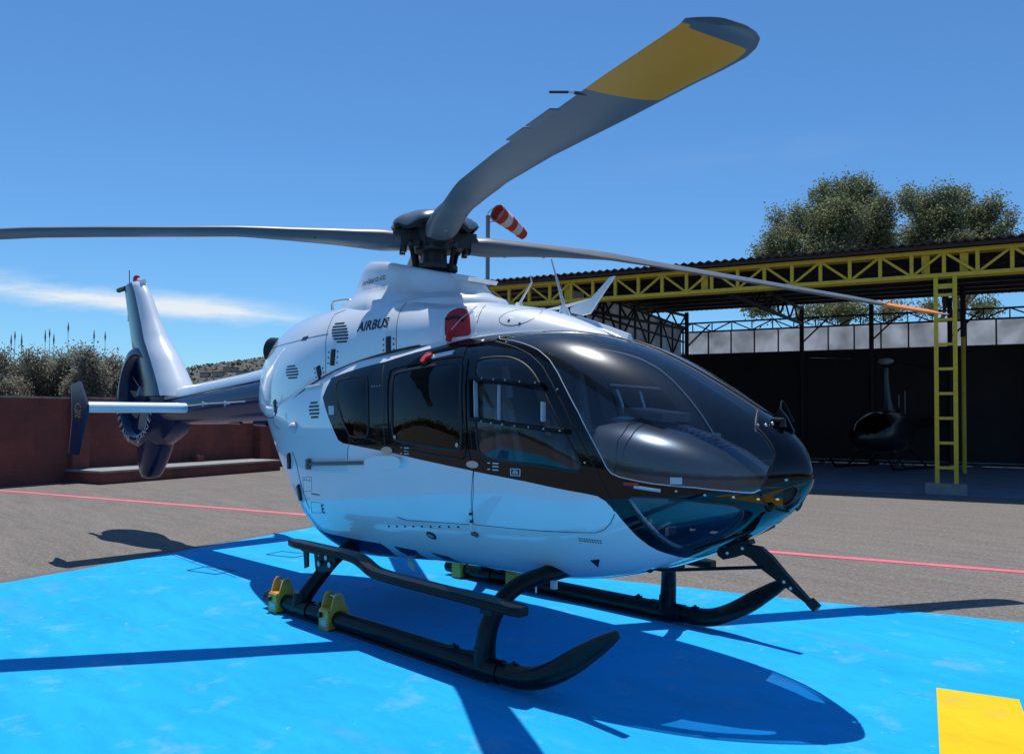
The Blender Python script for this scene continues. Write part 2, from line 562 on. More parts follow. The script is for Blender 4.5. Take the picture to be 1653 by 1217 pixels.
def smoothcurve(pts, n=8):
    P = [Vector(p) for p in pts]
    out = []
    for i in range(len(P)-1):
        p0, p1, p2, p3 = P[max(i-1, 0)], P[i], P[i+1], P[min(i+2, len(P)-1)]
        for k in range(n):
            t = k/n
            out.append(0.5*((2*p1)+(p2-p0)*t+(2*p0-5*p1+4*p2-p3)*t*t+(3*p1-p0-3*p2+p3)*t**3))
    out.append(P[-1])
    return out

TH0 = -0.55726
DATA = json.loads('''{"ROWS":[[3.32,0.0,1.28,1.28,1.28,2.0,2.0],[3.29,0.0871,1.398,1.2061,1.28,2.0,2.0],[3.2,0.2206,1.5212,1.0867,1.27,2.0,2.0],[3.0,0.4032,1.6662,0.9428,1.25,
2.1,2.1],[2.7,0.5868,1.8452,0.7768,1.25,2.2,2.2],[2.3,0.7126,2.051,0.6243,1.25,2.5,2.4],[1.8,0.7832,2.2,0.518,1.25,2.9,2.6],[1.2,0.8069,2.24,0.4936,1.25,
3.2,2.8],[0.5,0.8253,2.245,0.4729,1.25,3.2,3.0],[-0.2,0.8388,2.22,0.4144,1.25,3.2,3.0],[-0.8,0.8059,2.1532,0.4445,1.3,3.0,2.8],[-1.3,0.7192,2.1196,0.7758,
1.45,2.8,2.5],[-1.8,0.5674,2.0786,1.1991,1.65,2.5,2.3],[-2.2,0.4094,2.0487,1.5661,1.8,2.3,2.2],[-2.45,0.2668,2.0192,1.7697,1.88,2.0,2.0]],"CROWS":[[2.02,
0.03,2.16,2.1603,2.0],[1.75,0.2,2.17,2.2727,2.0],[1.35,0.32,2.17,2.4045,2.1],[1.0,0.4,2.17,2.4732,2.2],[0.78,0.46,2.17,2.5127,2.3],[0.6,0.53,2.16,2.5407,
2.4],[0.4,0.59,2.14,2.5778,2.5],[0.1,0.63,2.1,2.6272,2.6],[-0.3,0.6623,2.03,2.6352,2.6],[-0.7,0.7091,1.91,2.6437,2.6],[-1.1,0.72,1.74,2.6325,2.6],[-1.5,
0.66,1.6,2.622,2.5],[-1.85,0.56,1.6,2.583,2.4],[-2.15,0.455,1.68,2.515,2.3],[-2.4,0.345,1.76,2.41,2.2],[-2.57,0.225,1.84,2.255,2.1],[-2.64,0.105,1.9,2.06,
2.0],[-2.655,0.02,1.93,1.95,2.0]],"BK":[[4.205,-0.705],[4.242,-0.633],[4.341,-0.539],[4.445,-0.422],[4.57,-0.29],[4.687,-0.194],[4.801,-0.13],[4.916,-0.098],
[5.068,-0.085],[5.94,-0.031],[6.859,0.01],[7.046,0.017],[7.54,0.038],[7.964,0.061],[8.856,0.098],[8.954,0.112],[9.44,0.331],[9.391,0.438],[8.379,0.491],
[7.664,0.574],[7.297,0.658]],"WS":[[6.895,0.652],[6.807,0.613],[6.579,0.596],[6.338,0.571],[6.094,0.542],[5.857,0.498],[5.661,0.442],[5.471,0.375],[5.252,
0.294],[5.051,0.204],[4.89,0.127],[4.781,0.062],[4.712,0.036],[4.596,0.02],[4.516,0.015],[4.095,-0.011],[3.479,-0.034],[2.988,-0.076],[2.495,-0.15],[2.333,
-0.116],[2.187,0.069],[2.079,0.234],[2.065,0.375],[2.212,0.493],[2.468,0.592],[2.685,0.643],[2.963,0.758],[3.155,0.834]],"CPOST":[[5.401,0.993],[4.227,
0.912],[3.317,0.914],[2.812,0.935]],"DG":[[6.879,0.444],[6.882,0.469],[6.759,0.48],[6.49,0.485],[6.329,0.477],[6.15,0.454],[6.011,0.426],[5.862,0.382],
[5.716,0.328],[5.508,0.243],[5.344,0.171],[5.168,0.084],[5.136,0.059],[5.166,0.036],[5.267,0.033],[5.676,0.046],[6.093,0.052],[6.478,0.06],[6.609,0.075],
[6.664,0.104],[6.701,0.209],[6.785,0.351]],"SG":[[8.107,0.405],[8.078,0.422],[7.694,0.44],[7.175,0.46],[7.098,0.449],[7.045,0.42],[6.913,0.222],[6.91,0.096],
[6.971,0.086],[7.356,0.096],[7.894,0.116],[7.961,0.132],[8.001,0.262]],"RG":[[9.18,0.397],[9.131,0.417],[8.621,0.416],[8.538,0.404],[8.406,0.265],[8.372,
0.143],[8.424,0.129],[8.668,0.13],[8.749,0.142],[9.018,0.29],[9.132,0.347]],"FD":[[7.155,0.552],[6.816,0.586],[6.463,0.548],[6.168,0.51],[5.903,0.458],
[5.671,0.384],[5.485,0.314],[5.293,0.229],[5.102,0.14],[4.934,0.051],[4.827,-0.038],[4.737,-0.118],[4.694,-0.194],[4.758,-0.26],[4.888,-0.304],[5.023,-0.321],
[5.79,-0.296],[6.776,-0.292],[6.708,0.005]],"SD":[[8.355,0.468],[7.826,0.517],[7.175,0.553],[6.727,0.005],[6.793,-0.289],[7.773,-0.308],[7.939,-0.292],
[8.009,-0.177],[8.075,0.068]],"CH":[[4.53,-0.095],[4.066,-0.107],[3.703,-0.13],[2.933,-0.232],[2.756,-0.353],[2.864,-0.492],[3.297,-0.616],[3.764,-0.639],
[4.055,-0.631],[4.155,-0.497],[4.26,-0.351],[4.406,-0.206]],"NH":[[1.755,-0.218],[1.407,-0.22],[1.111,-0.43],[1.2,-0.749],[1.63,-0.911],[1.934,-0.845],
[1.996,-0.667],[1.874,-0.421]],"NV":[[10.498,-0.394],[10.218,-0.444],[9.785,-0.461],[9.208,-0.452],[8.435,-0.483],[8.378,-0.537],[8.52,-0.69]],"ST1":[[8.239,
-0.499],[7.919,-0.523],[7.979,-0.69],[8.222,-0.653]],"ST2":[[7.698,-0.527],[7.474,-0.552],[7.422,-0.651],[7.628,-0.65]],"X":{"rail_up":[[1.304,1.859],[1.566,
1.839],[1.759,1.821],[1.919,1.805]],"rail_lo":[[1.369,1.6],[1.616,1.579],[1.886,1.551],[2.135,1.53]],"rail_v":[[1.309,1.859],[1.349,1.723],[1.372,1.6]],
"rail_s":[[1.587,1.81],[1.612,1.693],[1.63,1.588]],"glass_handle":[[1.959,1.692],[1.963,1.582]],"tag":[[0.793,2.044],[0.972,2.073]],"tagred":[[0.739,2.029]],
"rod":[[-0.614,1.213],[0.235,1.261]],"rodbox":[[0.235,1.261],[0.648,1.279]],"h1":[[0.401,1.367],[0.54,1.36]],"h2":[[1.321,1.304],[1.433,1.296]],"E":[[-0.467,
0.804],[-0.346,0.907]],"label":[[1.713,1.289],[1.79,1.247]],"dots":[[0.417,0.794],[1.186,0.866]],"dots2":[[0.467,0.829],[1.186,0.866]],"hinge":[[1.337,
0.993],[1.314,0.839],[1.36,0.827]],"step":[[0.832,0.78],[0.91,0.77]],"handle_deck":[[-0.819,1.849],[-0.55,1.869]],"dome":[[-0.916,1.508]],"vent3":[[-0.586,
1.663]],"vent3b":[[-0.481,1.611]],"hatch":[[-0.747,1.094],[-0.583,1.104],[-0.592,0.986],[-0.75,0.973]],"hatch2":[[-0.633,0.891],[-0.442,0.902],[-0.472,
0.814],[-0.671,0.799]],"white_lab":[[-0.355,1.695],[-0.268,1.694],[-0.251,1.622],[-0.327,1.622]],"screws":[[0.555,1.462],[1.221,1.424]],"seam_fd":[[1.062,
2.13],[1.239,1.923],[1.334,1.584],[1.381,1.27],[1.375,1.093],[1.339,0.899],[1.544,0.902],[1.913,0.912],[2.162,0.924],[2.29,0.933],[2.349,0.957],[2.397,
0.999],[2.43,1.053]],"seam_sd":[[0.245,2.006],[0.396,1.717],[0.439,1.356]],"seam_sd2":[[0.547,0.879],[0.595,0.869],[0.661,0.863],[0.912,0.876],[1.328,0.896]],
"seam_r":[[-0.032,1.274],[-0.034,1.36],[-0.014,1.385]],"tri":[[2.159,0.735],[2.215,0.748],[2.168,0.689]],"txt":[[2.164,0.881],[2.311,0.87]],"vdots":[[0.203,
1.84],[0.235,1.842],[0.266,1.842],[0.297,1.845]],"opn1":[[0.619,1.367]],"opn2":[[1.513,1.296]],"scr_door":[[1.436,1.852],[1.541,1.842],[1.642,1.834],[1.76,
1.822],[1.878,1.811],[1.49,1.582],[1.577,1.572],[1.673,1.564],[1.774,1.555],[1.883,1.548],[1.994,1.539],[2.108,1.529]],"pin":[[2.015,1.786]],"pins":[[2.26,
1.349],[2.534,1.231],[2.777,1.206],[2.909,1.189],[3.031,1.181],[3.128,1.171],[3.198,1.17],[3.241,1.276]],"wslab":[[2.748,1.276],[2.806,1.244]]},"C":{"airbus":[[-0.237,
2.306],[0.138,2.319]],"vent1":[[-0.472,2.317],[-0.348,2.309]],"vent1h":[[-0.54,2.404]],"vent2":[[-1.124,2.003],[-0.959,1.997]],"vent2h":[[-1.151,2.069]],
"l1":[[-0.499,2.172],[-0.499,2.037]],"l2":[[0.184,2.238],[0.195,2.116]],"l3":[[-0.688,2.034],[-0.647,1.929]],"l4":[[-1.504,1.75],[-1.439,1.63]],"cover":[[0.711,
2.284],[0.699,2.325],[0.693,2.369],[0.711,2.399],[0.748,2.413],[0.799,2.405],[0.852,2.375],[0.903,2.322],[0.943,2.213],[0.831,2.206],[0.73,2.2]],"seam1":[[-0.647,
2.541],[-0.742,2.504],[-0.688,2.415],[-0.647,2.299],[-0.594,2.125],[-0.58,1.967]],"seam2":[[0.184,2.523],[0.206,2.46],[0.239,2.37],[0.27,2.259],[0.28,2.127]],
"slit":[[-1.013,2.297]],"circle":[[1.258,2.312]],"seam3":[[0.873,2.462],[0.918,2.403],[0.951,2.319],[0.951,2.223]],"seam4":[[-2.22,2.292],[-1.262,2.287],
[-0.634,2.316]],"disc":[[-1.988,1.802]]},"P":{"wsps_lo":[[2.718,0.825],[2.733,0.776],[2.77,0.755],[2.841,0.777],[2.902,0.802],[2.951,0.785],[3.019,0.731],
[3.132,0.668],[3.259,0.594],[3.321,0.555],[3.344,0.568],[3.33,0.593],[3.295,0.604],[3.169,0.721],[3.076,0.815],[3.01,0.86],[2.961,0.862],[2.932,0.864],
[2.912,0.885],[2.942,0.929],[2.882,0.91],[2.78,0.856]],"wsps_up":[[1.932,2.588],[1.897,2.585],[1.727,2.452],[1.541,2.404],[1.542,2.369],[1.641,2.341],[1.714,
2.348],[1.82,2.468]],"strut":[[1.266,2.393],[1.718,2.443]],"whip1":[[1.345,2.783],[1.476,2.413],[1.476,2.341]],"whip2":[[1.134,2.683],[1.147,2.635],[1.012,
2.474]],"fin":[[-6.307,3.345],[-5.993,2.951],[-5.721,2.636],[-5.411,2.392],[-5.037,1.996]],"shroud":[[-4.72,1.496],[-5.052,1.323],[-5.509,1.217],[-5.951,
1.142],[-6.325,1.12],[-6.723,1.219],[-7.094,1.421],[-7.345,1.633],[-7.394,1.849],[-7.074,2.115],[-6.779,2.448],[-6.486,2.583]],"low":[[-5.685,1.21],[-5.681,
1.104],[-5.845,0.777],[-6.002,0.736],[-6.165,0.75],[-6.504,0.87],[-6.572,1.091]],"ep":[[-4.699,1.985],[-4.973,1.953],[-4.937,1.737],[-4.927,1.553],[-5.031,
1.15],[-4.743,1.149],[-4.438,1.66],[-4.441,1.719]]}}''')

# ============================================================ setting: ground, pad, lines, hills


def sheet(name, poly, z, m, kind='structure', cell=None):
    b = MB()
    n = len(poly)
    b.add([(p[0], p[1], z) for p in poly], [tuple(range(n))], m)
    o = b.build(name, smooth=False)
    return tag(o, kind=kind)


sheet('tarmac', [(-2500, -2500), (2500, -2500), (2500, 2500), (-2500, 2500)], 0.0, M['asphalt'])
pl = np.array([-.2955, .955]); pr = np.array([.955, .2975])
A0 = np.array([-3.53, -2.37]); B0 = np.array([0.5, 1.98])
corner = A0+pl*4.75
A1 = A0-pl*3.24
B1 = B0+pr*8.8
pad_poly = [tuple(A1), tuple(corner), (-0.62, 1.63), tuple(B1), tuple(B1-pl*6.2)]
sheet('tar_strip', [tuple(A1-pr*.16), tuple(corner-pr*.16+pl*.1), (-0.62, 1.70), (-0.62, 1.5), tuple(corner+pr*.3), tuple(A1+pr*.3)], 0.003, M['tar'])
# pad sheet with slightly ragged painted edge
ragged = []
for i in range(len(pad_poly)):
    p, q = np.array(pad_poly[i]), np.array(pad_poly[(i+1) % len(pad_poly)])
    L = np.linalg.norm(q-p)
    nrm2 = np.array([-(q-p)[1], (q-p)[0]])/L
    for k in range(int(L/.12)):
        ragged.append(tuple(p+(q-p)*k*.12/L+nrm2*R.uniform(-.012, .012)))
pb = MB()
tess = tessellate_polygon([[Vector((x, y, 0)) for x, y in ragged]])
pb.add([(x, y, .007) for x, y in ragged], [tuple(t) for t in tess], M['pad'])
tag(pb.build('landing_pad', smooth=False), kind='structure')
# yellow letter H painted on the pad (one leg end is in view)
mb = MB()
Y0 = np.array([3.71, .82])


def hrect(o, a, b):
    q = [o, o+pr*a, o+pr*a-pl*b, o-pl*b]
    mb.add([(p[0], p[1], .011) for p in q], [(0, 1, 2, 3)], M['yellow_mark'])


hrect(Y0, .42, 3.2)
hrect(Y0+pr*1.75, .42, 3.2)
q0 = Y0+pr*.42-pl*1.4
mb.add([(p[0], p[1], .011) for p in (q0, q0+pr*1.33, q0+pr*1.33-pl*.42, q0-pl*.42)], [(0, 1, 2, 3)], M['yellow_mark'])
tag(mb.build('pad_marking', smooth=False), kind='structure')
# hairline survey marks / inspection lid on pad
mb = MB()
for cx, cy, wd, hg in ((-3.0, -.60, .42, .25), (-3.3, .45, .42, .25)):
    c0 = np.array([cx, cy])
    for p, q in ((c0, c0+pr*wd), (c0+pr*wd, c0+pr*wd-pl*hg), (c0+pr*wd-pl*hg, c0-pl*hg), (c0-pl*hg, c0)):
        mb.bar((p[0], p[1], .0095), (q[0], q[1], .0095), .012, .004, M['ink'])
tag(mb.build('pad_cover_outline', smooth=False), kind='structure')
# red safety line
r0 = np.array([.75, 4.58])
sheet('red_line', [tuple(r0-pr*24+pl*.0), tuple(r0+pr*16), tuple(r0+pr*16+pl*.15), tuple(r0-pr*24+pl*.15)], .004, M['red_line'])

# far hills all round, one mesh
hb = MB()
rs = []
for i in range(181):
    a = 2*math.pi*i/180
    rel = math.degrees((YAW-a+math.pi) % (2*math.pi)-math.pi)    # + right of the view bearing
    h = 33+14*math.exp(-((rel+4)/16)**2)+7*math.sin(rel/19)+2.0*math.sin(rel/3.1)
    if rel < -22: h *= max(.55, 1-(-22-rel)/22)
    d = Vector((math.cos(a), math.sin(a), 0))
    rs.append([tuple(C0+d*330+Vector((0, 0, -2))), tuple(C0+d*400+Vector((0, 0, h*.45))), tuple(C0+d*450+Vector((0, 0, h*.8+R.uniform(-.5, .5)))), tuple(C0+d*500+Vector((0, 0, h+R.uniform(-.4, .4)))), tuple(C0+d*620+Vector((0, 0, h*.7)))])
hb.rings(rs, M['hill'], closed=False)
tag(hb.build('hills', angle=None), kind='structure')
sb = MB()
for k in range(2600):
    rel = math.radians(R.uniform(-29, -8))
    dist = R.uniform(360, 505)
    a = YAW-rel
    reld = math.degrees(rel)
    h = 33+14*math.exp(-((reld+4)/16)**2)+7*math.sin(reld/19)+2.0*math.sin(reld/3.1)
    if reld < -22: h *= max(.55, 1-(-22-reld)/22)
    z = np.interp(dist, [330, 400, 450, 500], [-2, h*.45, h*.8, h])
    p = C0+Vector((math.cos(a), math.sin(a), 0))*dist+Vector((0, 0, z))
    r = R.uniform(.5, 1.5)
    vs = [p+Vector((R.uniform(-1, 1)*r, R.uniform(-1, 1)*r, R.uniform(-.2, .5)*r)) for _ in range(4)]+[p+Vector((0, 0, r*.7))]
    sb.add(vs, [(0, 1, 4), (1, 2, 4), (2, 3, 4), (3, 0, 4)], M['scrub'])
tag(sb.build('hillside_scrub', smooth=False), 'dark scrub dotting the distant hillside', 'scrub', kind='stuff')
for k, (px, dist, zf, w) in enumerate(((352, 430, .62, 5), (372, 440, .66, 7), (392, 425, .60, 6), (331, 432, .58, 4))):
    rel = math.atan((px-PW/2)/FPX)
    a = YAW-rel
    reld = math.degrees(rel)
    h = 33+14*math.exp(-((reld+4)/16)**2)+7*math.sin(reld/19)+2.0*math.sin(reld/3.1)
    z = np.interp(dist, [330, 400, 450, 500], [-2, h*.45, h*.8, h])
    p = C0+Vector((math.cos(a), math.sin(a), 0))*dist
    t = empty('hillside_house', (p.x, p.y, z), ['small pale house low on the distant hillside beneath the crest', 'widest pale house on the distant hillside', 'pale house on the distant hillside nearest the helicopter body', 'smallest pale house on the distant hillside nearest the tail fin'][k], 'house', 'houses on the distant hillside')
    b = MB(); b.box((p.x, p.y, z+.6), (w, 4, 2.4), M['house_wall'], tuple(rh), tuple(fh)); b.build('wall', t, smooth=False)
    b = MB(); b.box((p.x, p.y, z+2.0), (w+.6, 4.6, .35), M['brick_paint'], tuple(rh), tuple(fh)); b.build('roof', t, smooth=False)

# ============================================================ trees and shrubs
LEAF = [M['leaf_a'], M['leaf_b'], M['leaf_c']]


def leaves(b, lobes, n, size, mix=(.6, .3, .1), droop=.3, fill=.35, LEAF=LEAF):
    tot = sum(r[0]*r[1]*r[2] for _, r in lobes)
    for c, r in lobes:
        # leaf clumps scattered in the outer part of every lobe leave gaps between them
        ncl = max(6, int(n*(r[0]*r[1]*r[2])/tot/26))
        for _ in range(ncl):
            u = Vector((R.gauss(0, 1), R.gauss(0, 1), R.gauss(0, 1))).normalized()
            k = R.uniform(fill, 1.03)**.6
            cc = Vector(c)+Vector((u.x*r[0], u.y*r[1], u.z*r[2]))*k
            cr = size*R.uniform(1.1, 2.4)
            w = R.random()
            mm = LEAF[0 if w < mix[0] else (1 if w < mix[0]+mix[1] else 2)]
            vs, fs = [], []
            for q in range(26):
                p = cc+Vector((R.gauss(0, .55), R.gauss(0, .55), R.gauss(0, .62)))*cr
                ax = Vector((R.uniform(-1, 1), R.uniform(-1, 1), R.uniform(-1-droop, .7))).normalized()
                sd = ax.cross(Vector((R.uniform(-1, 1), R.uniform(-1, 1), R.uniform(-1, 1)))).normalized()
                l, wd = size*R.uniform(.5, 1.0), size*R.uniform(.12, .26)
                i = len(vs)
                vs += [p-ax*l*.5, p+sd*wd, p+ax*l*.5, p-sd*wd]
                fs.append((i, i+1, i+2, i+3))
            b.add(vs, fs, mm)


def tree(name, base, lobes, n, size, label, cat, group=None, trunk_r=.25, mix=(.6, .3, .1), fill=.35, lf=LEAF):
    t = empty(name, base, label, cat, group)
    b = MB()
    top = max(lobes, key=lambda l: l[0][2])
    base = Vector(base)
    hub_p = base+(Vector(top[0])-base)*.45
    b.tube(smoothcurve([base, base+(hub_p-base)*.5+Vector((.15, .1, 0)), hub_p, Vector(top[0])], 5), [trunk_r*(1-.75*i/15) for i in range(16)], M['bark'], 8)
    for c, r in lobes:
        c = Vector(c)
        st = base+(hub_p-base)*R.uniform(.6, 1)
        if name == 'eucalyptus_tree': st = base+(hub_p-base)*R.uniform(1.0, 1.3)
        b.tube([st, (st+c)/2+Vector((0, 0, -.15*r[2])), c, c+Vector((R.uniform(-.4, .4)*r[0], R.uniform(-.4, .4)*r[1], r[2]*.7))], [trunk_r*.42, trunk_r*.3, trunk_r*.18, trunk_r*.06], M['bark'], 6)
    b.build('trunk', t)
    b = MB()
    leaves(b, lobes, n, size, mix, fill=fill, LEAF=lf)
    b.build('crown', t, smooth=False, fix=False)
    return t


def px_at(px, py, D):
    p = C0+fh*D+rh*((px-PW/2)/FPX*D)
    # picture height measured from the horizon
    hz = 670.4+(px-PW/2)*.00497
    return Vector((p.x, p.y, CAM[2]+(hz-py)/FPX*D))


DT = 46.0
k_ = DT/FPX


def lobe(px, py, rpx, rpy, D, dj=0.0):
    k = D/FPX
    return (tuple(px_at(px, py+(12 if D > 40 else 0), D+dj)), (rpx*k*.88, rpx*k*.88, rpy*k*.84))


LT = [lobe(1340, 308, 32, 36, DT), lobe(1385, 300, 36, 34, DT, 1), lobe(1420, 335, 32, 40, DT, -1), lobe(1350, 350, 55, 45, DT, -1.5), lobe(1290, 345, 30, 30, DT), lobe(1256, 343, 17, 24, DT, 1), lobe(1262, 385, 36, 36, DT, -1), lobe(1232, 398, 20, 22, DT), lobe(1400, 390, 55, 35, DT, 1), lobe(1330, 400, 50, 35, DT, -2), lobe(1250, 420, 36, 22, DT), lobe(1428, 372, 26, 40, DT)]
b0 = px_at(1345, 0, DT); tree('eucalyptus_tree', (b0.x, b0.y, 0), LT, 56000, .22, 'tall dense grey-green tree rising behind the left part of the shed roof', 'tree', 'trees behind the shed', .38, (.62, .30, .08), fill=.25)
LT = [lobe(1468, 310, 20, 26, DT, 2), lobe(1495, 325, 24, 36, DT, 3), lobe(1530, 305, 24, 26, DT, 2), lobe(1555, 310, 20, 28, DT, 4), lobe(1520, 350, 42, 34, DT, 2), lobe(1580, 340, 34, 30, DT, 3), lobe(1605, 320, 20, 24, DT, 2), lobe(1632, 345, 16, 26, DT, 4), lobe(1600, 372, 36, 26, DT, 2), lobe(1540, 385, 44, 24, DT, 1), lobe(1480, 370, 26, 34, DT, 3), lobe(1650, 380, 22, 20, DT, 3)]
b0 = px_at(1545, 0, DT+2); tree('eucalyptus_tree', (b0.x, b0.y, 0), LT, 36000, .22, 'paler open tree with sky gaps behind the roof at the right edge', 'tree', 'trees behind the shed', .32, (.50, .40, .10), fill=.2)
# low branches seen through the open side of the shed, behind its back wall
LT = [lobe(1310, 503, 26, 10, 38), lobe(1355, 500, 34, 14, 38.5), lobe(1395, 503, 22, 10, 38), lobe(1230, 492, 34, 14, 38), lobe(1440, 503, 24, 12, 39), lobe(1590, 498, 24, 14, 38), lobe(1500, 497, 22, 9, 40)]
b0 = px_at(1330, 0, 38); tree('low_tree', (b0.x, b0.y, 0), LT, 9000, .20, 'low spreading tree glimpsed under the roof through the gap above the back wall', 'tree', None, .10, (.75, .2, .05))
# shrubs behind the red wall
SH = [(-20, [(-30, 600, 38, 40), (-10, 570, 26, 30), (5, 620, 40, 40)], 21.5), (45, [(35, 590, 34, 40), (55, 565, 22, 26), (28, 620, 36, 36), (60, 615, 34, 40)], 22.5), (110, [(95, 595, 34, 42), (118, 575, 26, 36), (84, 570, 18, 24), (110, 620, 34, 36)], 23), (140, [(138, 560, 18, 26), (148, 590, 26, 40), (135, 612, 30, 40)], 22), (185, [(180, 575, 20, 26), (190, 600, 26, 34), (172, 610, 28, 38), (215, 612, 26, 34)], 23.5), (265, [(262, 600, 26, 22), (282, 590, 12, 16), (250, 620, 24, 26), (285, 612, 12, 16)], 25)]
SL = ['leftmost silvery shrub behind the red wall, cut by the frame edge', 'broad silvery shrub behind the wall between the left edge and the tall plumes', 'rounded silvery shrub behind the red wall above the pillar', 'tallest silvery shrub behind the wall, just left of the tail fan', 'silvery shrub behind the wall partly hidden by the tail fan', 'small sparse shrub seen right of the white tail fin']
for (bx, lb, D), lab in zip(SH, SL):
    b0 = px_at(bx, 0, D)
    tree('shrub', (b0.x, b0.y, 0), [lobe(x, y+20, rx, ry*.92, D, R.uniform(-.5, .5)) for x, y, rx, ry in lb], 17000 if bx < 250 else 4200, .10, lab, 'shrub', 'shrubs behind the red wall', .06, (.30, .45, .25), fill=.25, lf=[M['leaf_t'], M['leaf_s'], M['leaf_c']])
for px, py, D in ((16, 540, 24), (22, 534, 24.5), (33, 538, 24), (71, 532, 25), (78, 530, 24.5), (85, 538, 24.5), (108, 520, 24), (150, 532, 25), (168, 535, 25)):
    t0 = px_at(px, py, D)
    t = empty('reed', (t0.x+R.uniform(-.15, .15), t0.y, 0), 'thin reed with a dry brown plume standing above the shrubs behind the red wall', 'reed', 'plumed reeds above the shrubs')
    b = MB(); b.tube([(t.location.x, t.location.y, 0), (t0.x, t0.y, t0.z*.6), tuple(t0-Vector((0, 0, .1)))], [.012, .01, .006], M['plume'], 5); b.build('stalk', t)
    b = MB()
    hh = R.uniform(.28, .45)
    b.tube([tuple(t0-Vector((0, 0, hh))), tuple(t0-Vector((0, 0, hh*.55))), tuple(t0)], [.008, .026, .005], M['plume'], 6)
    b.build('plume', t)

# ============================================================ red boundary wall with platform
wd = Vector((rh*.47+fh*.883)); wd.normalize()
wnv = Vector((wd.y, -wd.x, 0))                       # towards the camera side
if wnv.dot(-fh) < 0: wnv = -wnv
W0 = LD(-11.2, 17.5)


def wp(s, off, z):
    p = W0+wd*s+wnv*off
    return (p.x, p.y, z)


t = empty('boundary_wall', wp(0, 0, 0), 'long low wall painted dull red along the left side of the tarmac', 'wall')
b = MB()
b.box(wp(-4.2, -.12, .98), (11.6, .24, 1.96), M['brick_paint'], tuple(wd), tuple(wnv))
b.box(wp(10.1, -.30, .99), (16.4, .24, 1.98), M['brick_paint'], tuple(wd), tuple(wnv))
b.build('wall_panel', t, smooth=False)
b = MB(); b.box(wp(1.75, -.06, .995), (.42, .44, 1.99), M['brick_paint'], tuple(wd), tuple(wnv)); b.build('pillar', t, smooth=False)
b = MB(); b.box(wp(7.7, -.12, .995), (.40, .44, 1.99), M['brick_paint'], tuple(wd), tuple(wnv)); b.build('pillar', t, smooth=False)
b = MB()
b.box(wp(-4.2, -.12, 1.985), (11.6, .27, .045), M['pale_cap'], tuple(wd), tuple(wnv))
b.box(wp(10.1, -.30, 2.0), (16.4, .27, .045), M['pale_cap'], tuple(wd), tuple(wnv))
b.build('coping', t, smooth=False)
t = empty('platform', wp(2.4, .4, 0), 'low red concrete platform with a sunlit grey top against the red wall', 'platform')
b = MB(); b.box(wp(4.3, .55, .13), (5.6, 1.5, .26), M['brick_paint'], tuple(wd), tuple(wnv)); b.build('side', t, smooth=False)
b = MB(); b.box(wp(4.3, .55, .2825), (5.64, 1.54, .045), M['concrete'], tuple(wd), tuple(wnv)); b.build('slab', t, smooth=False)
b = MB()
b.box(wp(5.2, .1, .385), (.22, .24, .16), M['brick_paint'], tuple(wd), tuple(wnv))
b.tube([wp(5.2, .1, .465), wp(5.2, .1, .50)], .05, M['concrete'], 10)
tag(b.build('concrete_block', angle=30), 'small red block left on the platform by the wall', 'block')

# dark belt of trees across the field behind the viewer (seen mirrored in the helicopter's windows)
LT = []
for i in range(46):
    a = YAW+math.pi*.42+math.pi*1.0*i/45
    p = C0+Vector((math.cos(a), math.sin(a), 0))*(70+R.uniform(-4, 4))
    LT.append(((p.x, p.y, 2.6+R.uniform(-.4, .6)), (3.6, 3.6, 2.9+R.uniform(-.5, .9))))
b = MB()
leaves(b, LT, 20000, 1.5, (.85, .15, 0))
tag(b.build('tree_belt', smooth=False, fix=False), 'dark belt of trees across the far side of the field', 'tree belt', kind='stuff')

# ============================================================ open shed
SO = LD(9.3, 17.1)
su = Vector((rh*.8836-fh*.468)).normalized()
sw = Vector((rh*.468+fh*.8836)).normalized()


def S(s, w, z):
    p = SO+su*s+sw*w
    return (p.x, p.y, z)


shed = empty('open_shed', S(0, 0, 0), 'large open-fronted aircraft shed with yellow lattice beam and maroon corrugated roof', 'shed')
SX0, SX1 = -13.75, 9.375
YS, DS = M['yellow_steel'], M['dark_steel']
zb_, zt_ = 4.69, 5.20
b = MB()
for z in (zb_, zt_):
    b.bar(S(SX0, 0, z), S(SX1, 0, z), .10, .085, YS)
for off in (.30,):
    b.bar(S(SX0, off, zb_), S(SX1, off, zb_), .08, .07, YS); b.bar(S(SX0, off, zt_), S(SX1, off, zt_), .08, .07, YS)
b.build('front_beam', shed, smooth=False)
b = MB()
n = int((SX1-SX0)/.625)
for i in range(n+1):
    s = SX0+i*.625
    b.bar(S(s, 0, zb_+.043), S(s, 0, zt_-.043), .075, .07, YS, tuple(sw))
    if i < n:
        a, c = (zb_+.05, zt_-.05) if i % 2 else (zt_-.05, zb_+.05)
        b.bar(S(s+.05, .005, a), S(s+.575, .005, c), .05, .05, YS, tuple(sw))
for s in (-8.9, -5.2, -.35, .38, 4.6):
    b.bar(S(s, .12, zb_), S(s, .12, zt_), .16, .10, YS, tuple(sw))
b.build('beam_lattice', shed, smooth=False)
